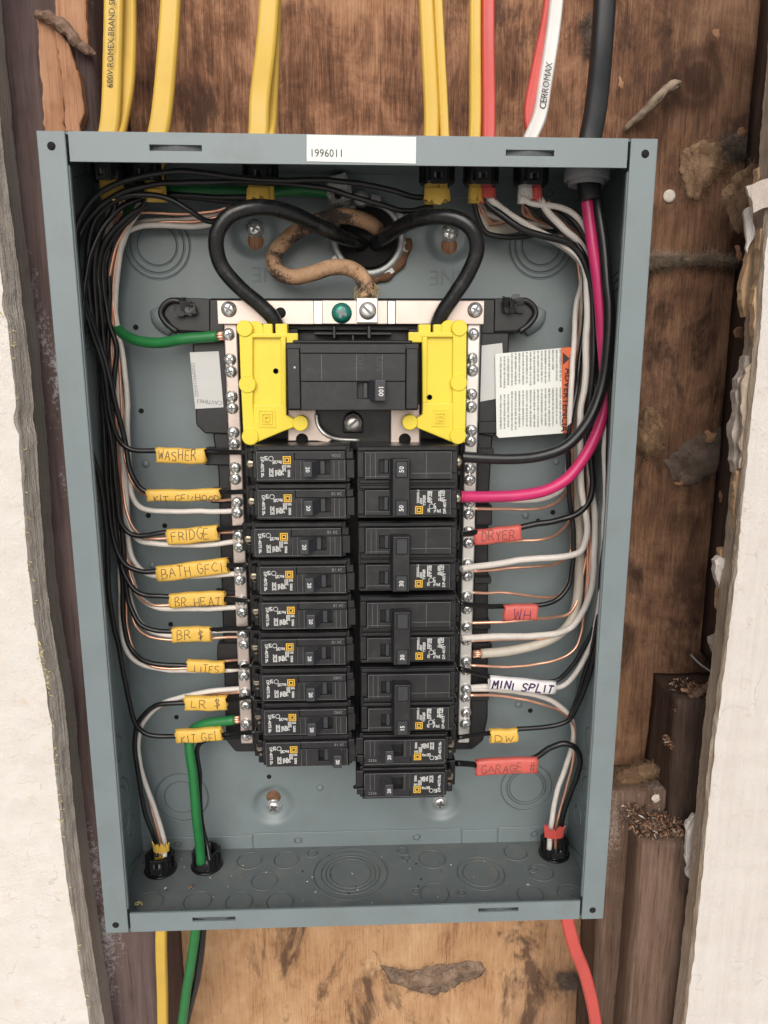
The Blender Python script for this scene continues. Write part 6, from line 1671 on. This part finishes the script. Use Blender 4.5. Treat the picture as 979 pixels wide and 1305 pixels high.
wire_tag('yellow tag reading FRIDGE', 'FRIDGE', 'tag_yellow', (214, 684.5), (278.5, 679), 20, Yt, seed=3, x0=.1, x1=.84)
wire_tag('yellow tag reading BATH GFCI', 'BATH GFC1', 'tag_yellow', (201, 731), (291, 721), 20, Yt, seed=4, x0=.08, x1=.93)
wire_tag('yellow tag reading BR HEAT', 'BR HEAT', 'tag_yellow', (217, 765), (287, 762), 18, Yt, seed=5, x0=.1, x1=.93, base=.1)
wire_tag('yellow tag reading BR and an outlet sign', 'BR $', 'tag_yellow', (220, 809.5), (269, 807), 19, Yt, seed=6, x0=.14, x1=.83)
wire_tag('yellow tag reading LITES', 'LITES', 'tag_yellow', (239, 848.5), (286.5, 849.5), 15, Yt, seed=7, x0=.22, x1=.86, base=.08)
wire_tag('yellow tag reading LR and an outlet sign', 'LR $', 'tag_yellow', (236, 896), (289, 895.5), 18, Yt, seed=8, x0=.18, x1=.86)
wire_tag('yellow tag reading KIT GFI, lowest on the left', 'KIT GFI', 'tag_yellow', (225, 938), (283, 934.5), 17, Yt, seed=9, x0=.12, x1=.9, base=.08)
wire_tag('red tag reading DRYER', 'DRYER', 'tag_red', (604, 684.5), (664, 679), 20, 0.050, seed=10, x0=.16, x1=.86, ink='ink')
wire_tag('small red tag reading WH', 'WH', 'tag_red', (642.5, 780), (684.5, 780), 20, 0.050, seed=11, x0=.28, x1=.78, base=.12, ink='ink_purple')
wire_tag('red tag reading GARAGE and a hash sign', 'GARAGE #', 'tag_red', (606.5, 978), (684.5, 974), 20, 0.049, seed=12, x0=.08, x1=.95, sh=.5)
wire_tag('white tag reading MINI SPLIT in purple marker', 'MINI SPLIT', 'tag_white', (623.5, 869.5), (707, 876), 16, 0.050, seed=13, x0=.05, x1=.97, sh=.62, base=.18, ink='ink_purple', stroke=0.00062, slant=.2)
wire_tag('small yellow tag reading DW on the right', 'DW', 'tag_yellow', (624.5, 938), (659, 936.5), 17, 0.050, seed=14, x0=.18, x1=.8, sh=.5, base=.15)

# crumbs on the floor of the box
r = random.Random(12)
b = B()
for i in range(70):
    p = on_floor(r.uniform(170, 740), r.uniform(1090, 1158)); p.z = -BH + T + 0.0004
    q = shaving_bm(r.uniform(0.0006, 0.0022), r.uniform(0.0004, 0.0012), r.uniform(0.4, 2), i, 3).xf(Matrix.Translation(p) @ Matrix.Rotation(r.uniform(0, 6), 4, 'Z') @ Matrix.Rotation(1.4, 4, 'X'))
    b.add(q.v, q.f, False, r.choice((0, 0, 1, 2)))
tag(obj('floor_crumbs', b, ('pale_scrap', 'shaving', 'hole')), 'crumbs and dust scattered on the floor of the box', 'crumbs', None, 'stuff')
for px, py, mt, lab, rad in ((176, 1155, 'fiber_yellow', 'small curl of yellow plastic on the floor of the box, left corner', 0.0030), (243, 1134, 'shaving', 'tiny tan crumb heap on the floor below the green wire connector', 0.0018)):
    p = on_floor(px, py); p.z = -BH + T + 0.0010
    k = B().tube(spline([p + Vector((rad * (1 - 0.09 * i) * math.cos(i * 0.9), rad * (1 - 0.09 * i) * math.sin(i * 0.9), 0.0003 * i)) for i in range(9)], 5), 0.0006, 6)
    tag(obj('plastic_curl' if mt == 'fiber_yellow' else 'crumb_heap', k, mt), lab, 'crumb')
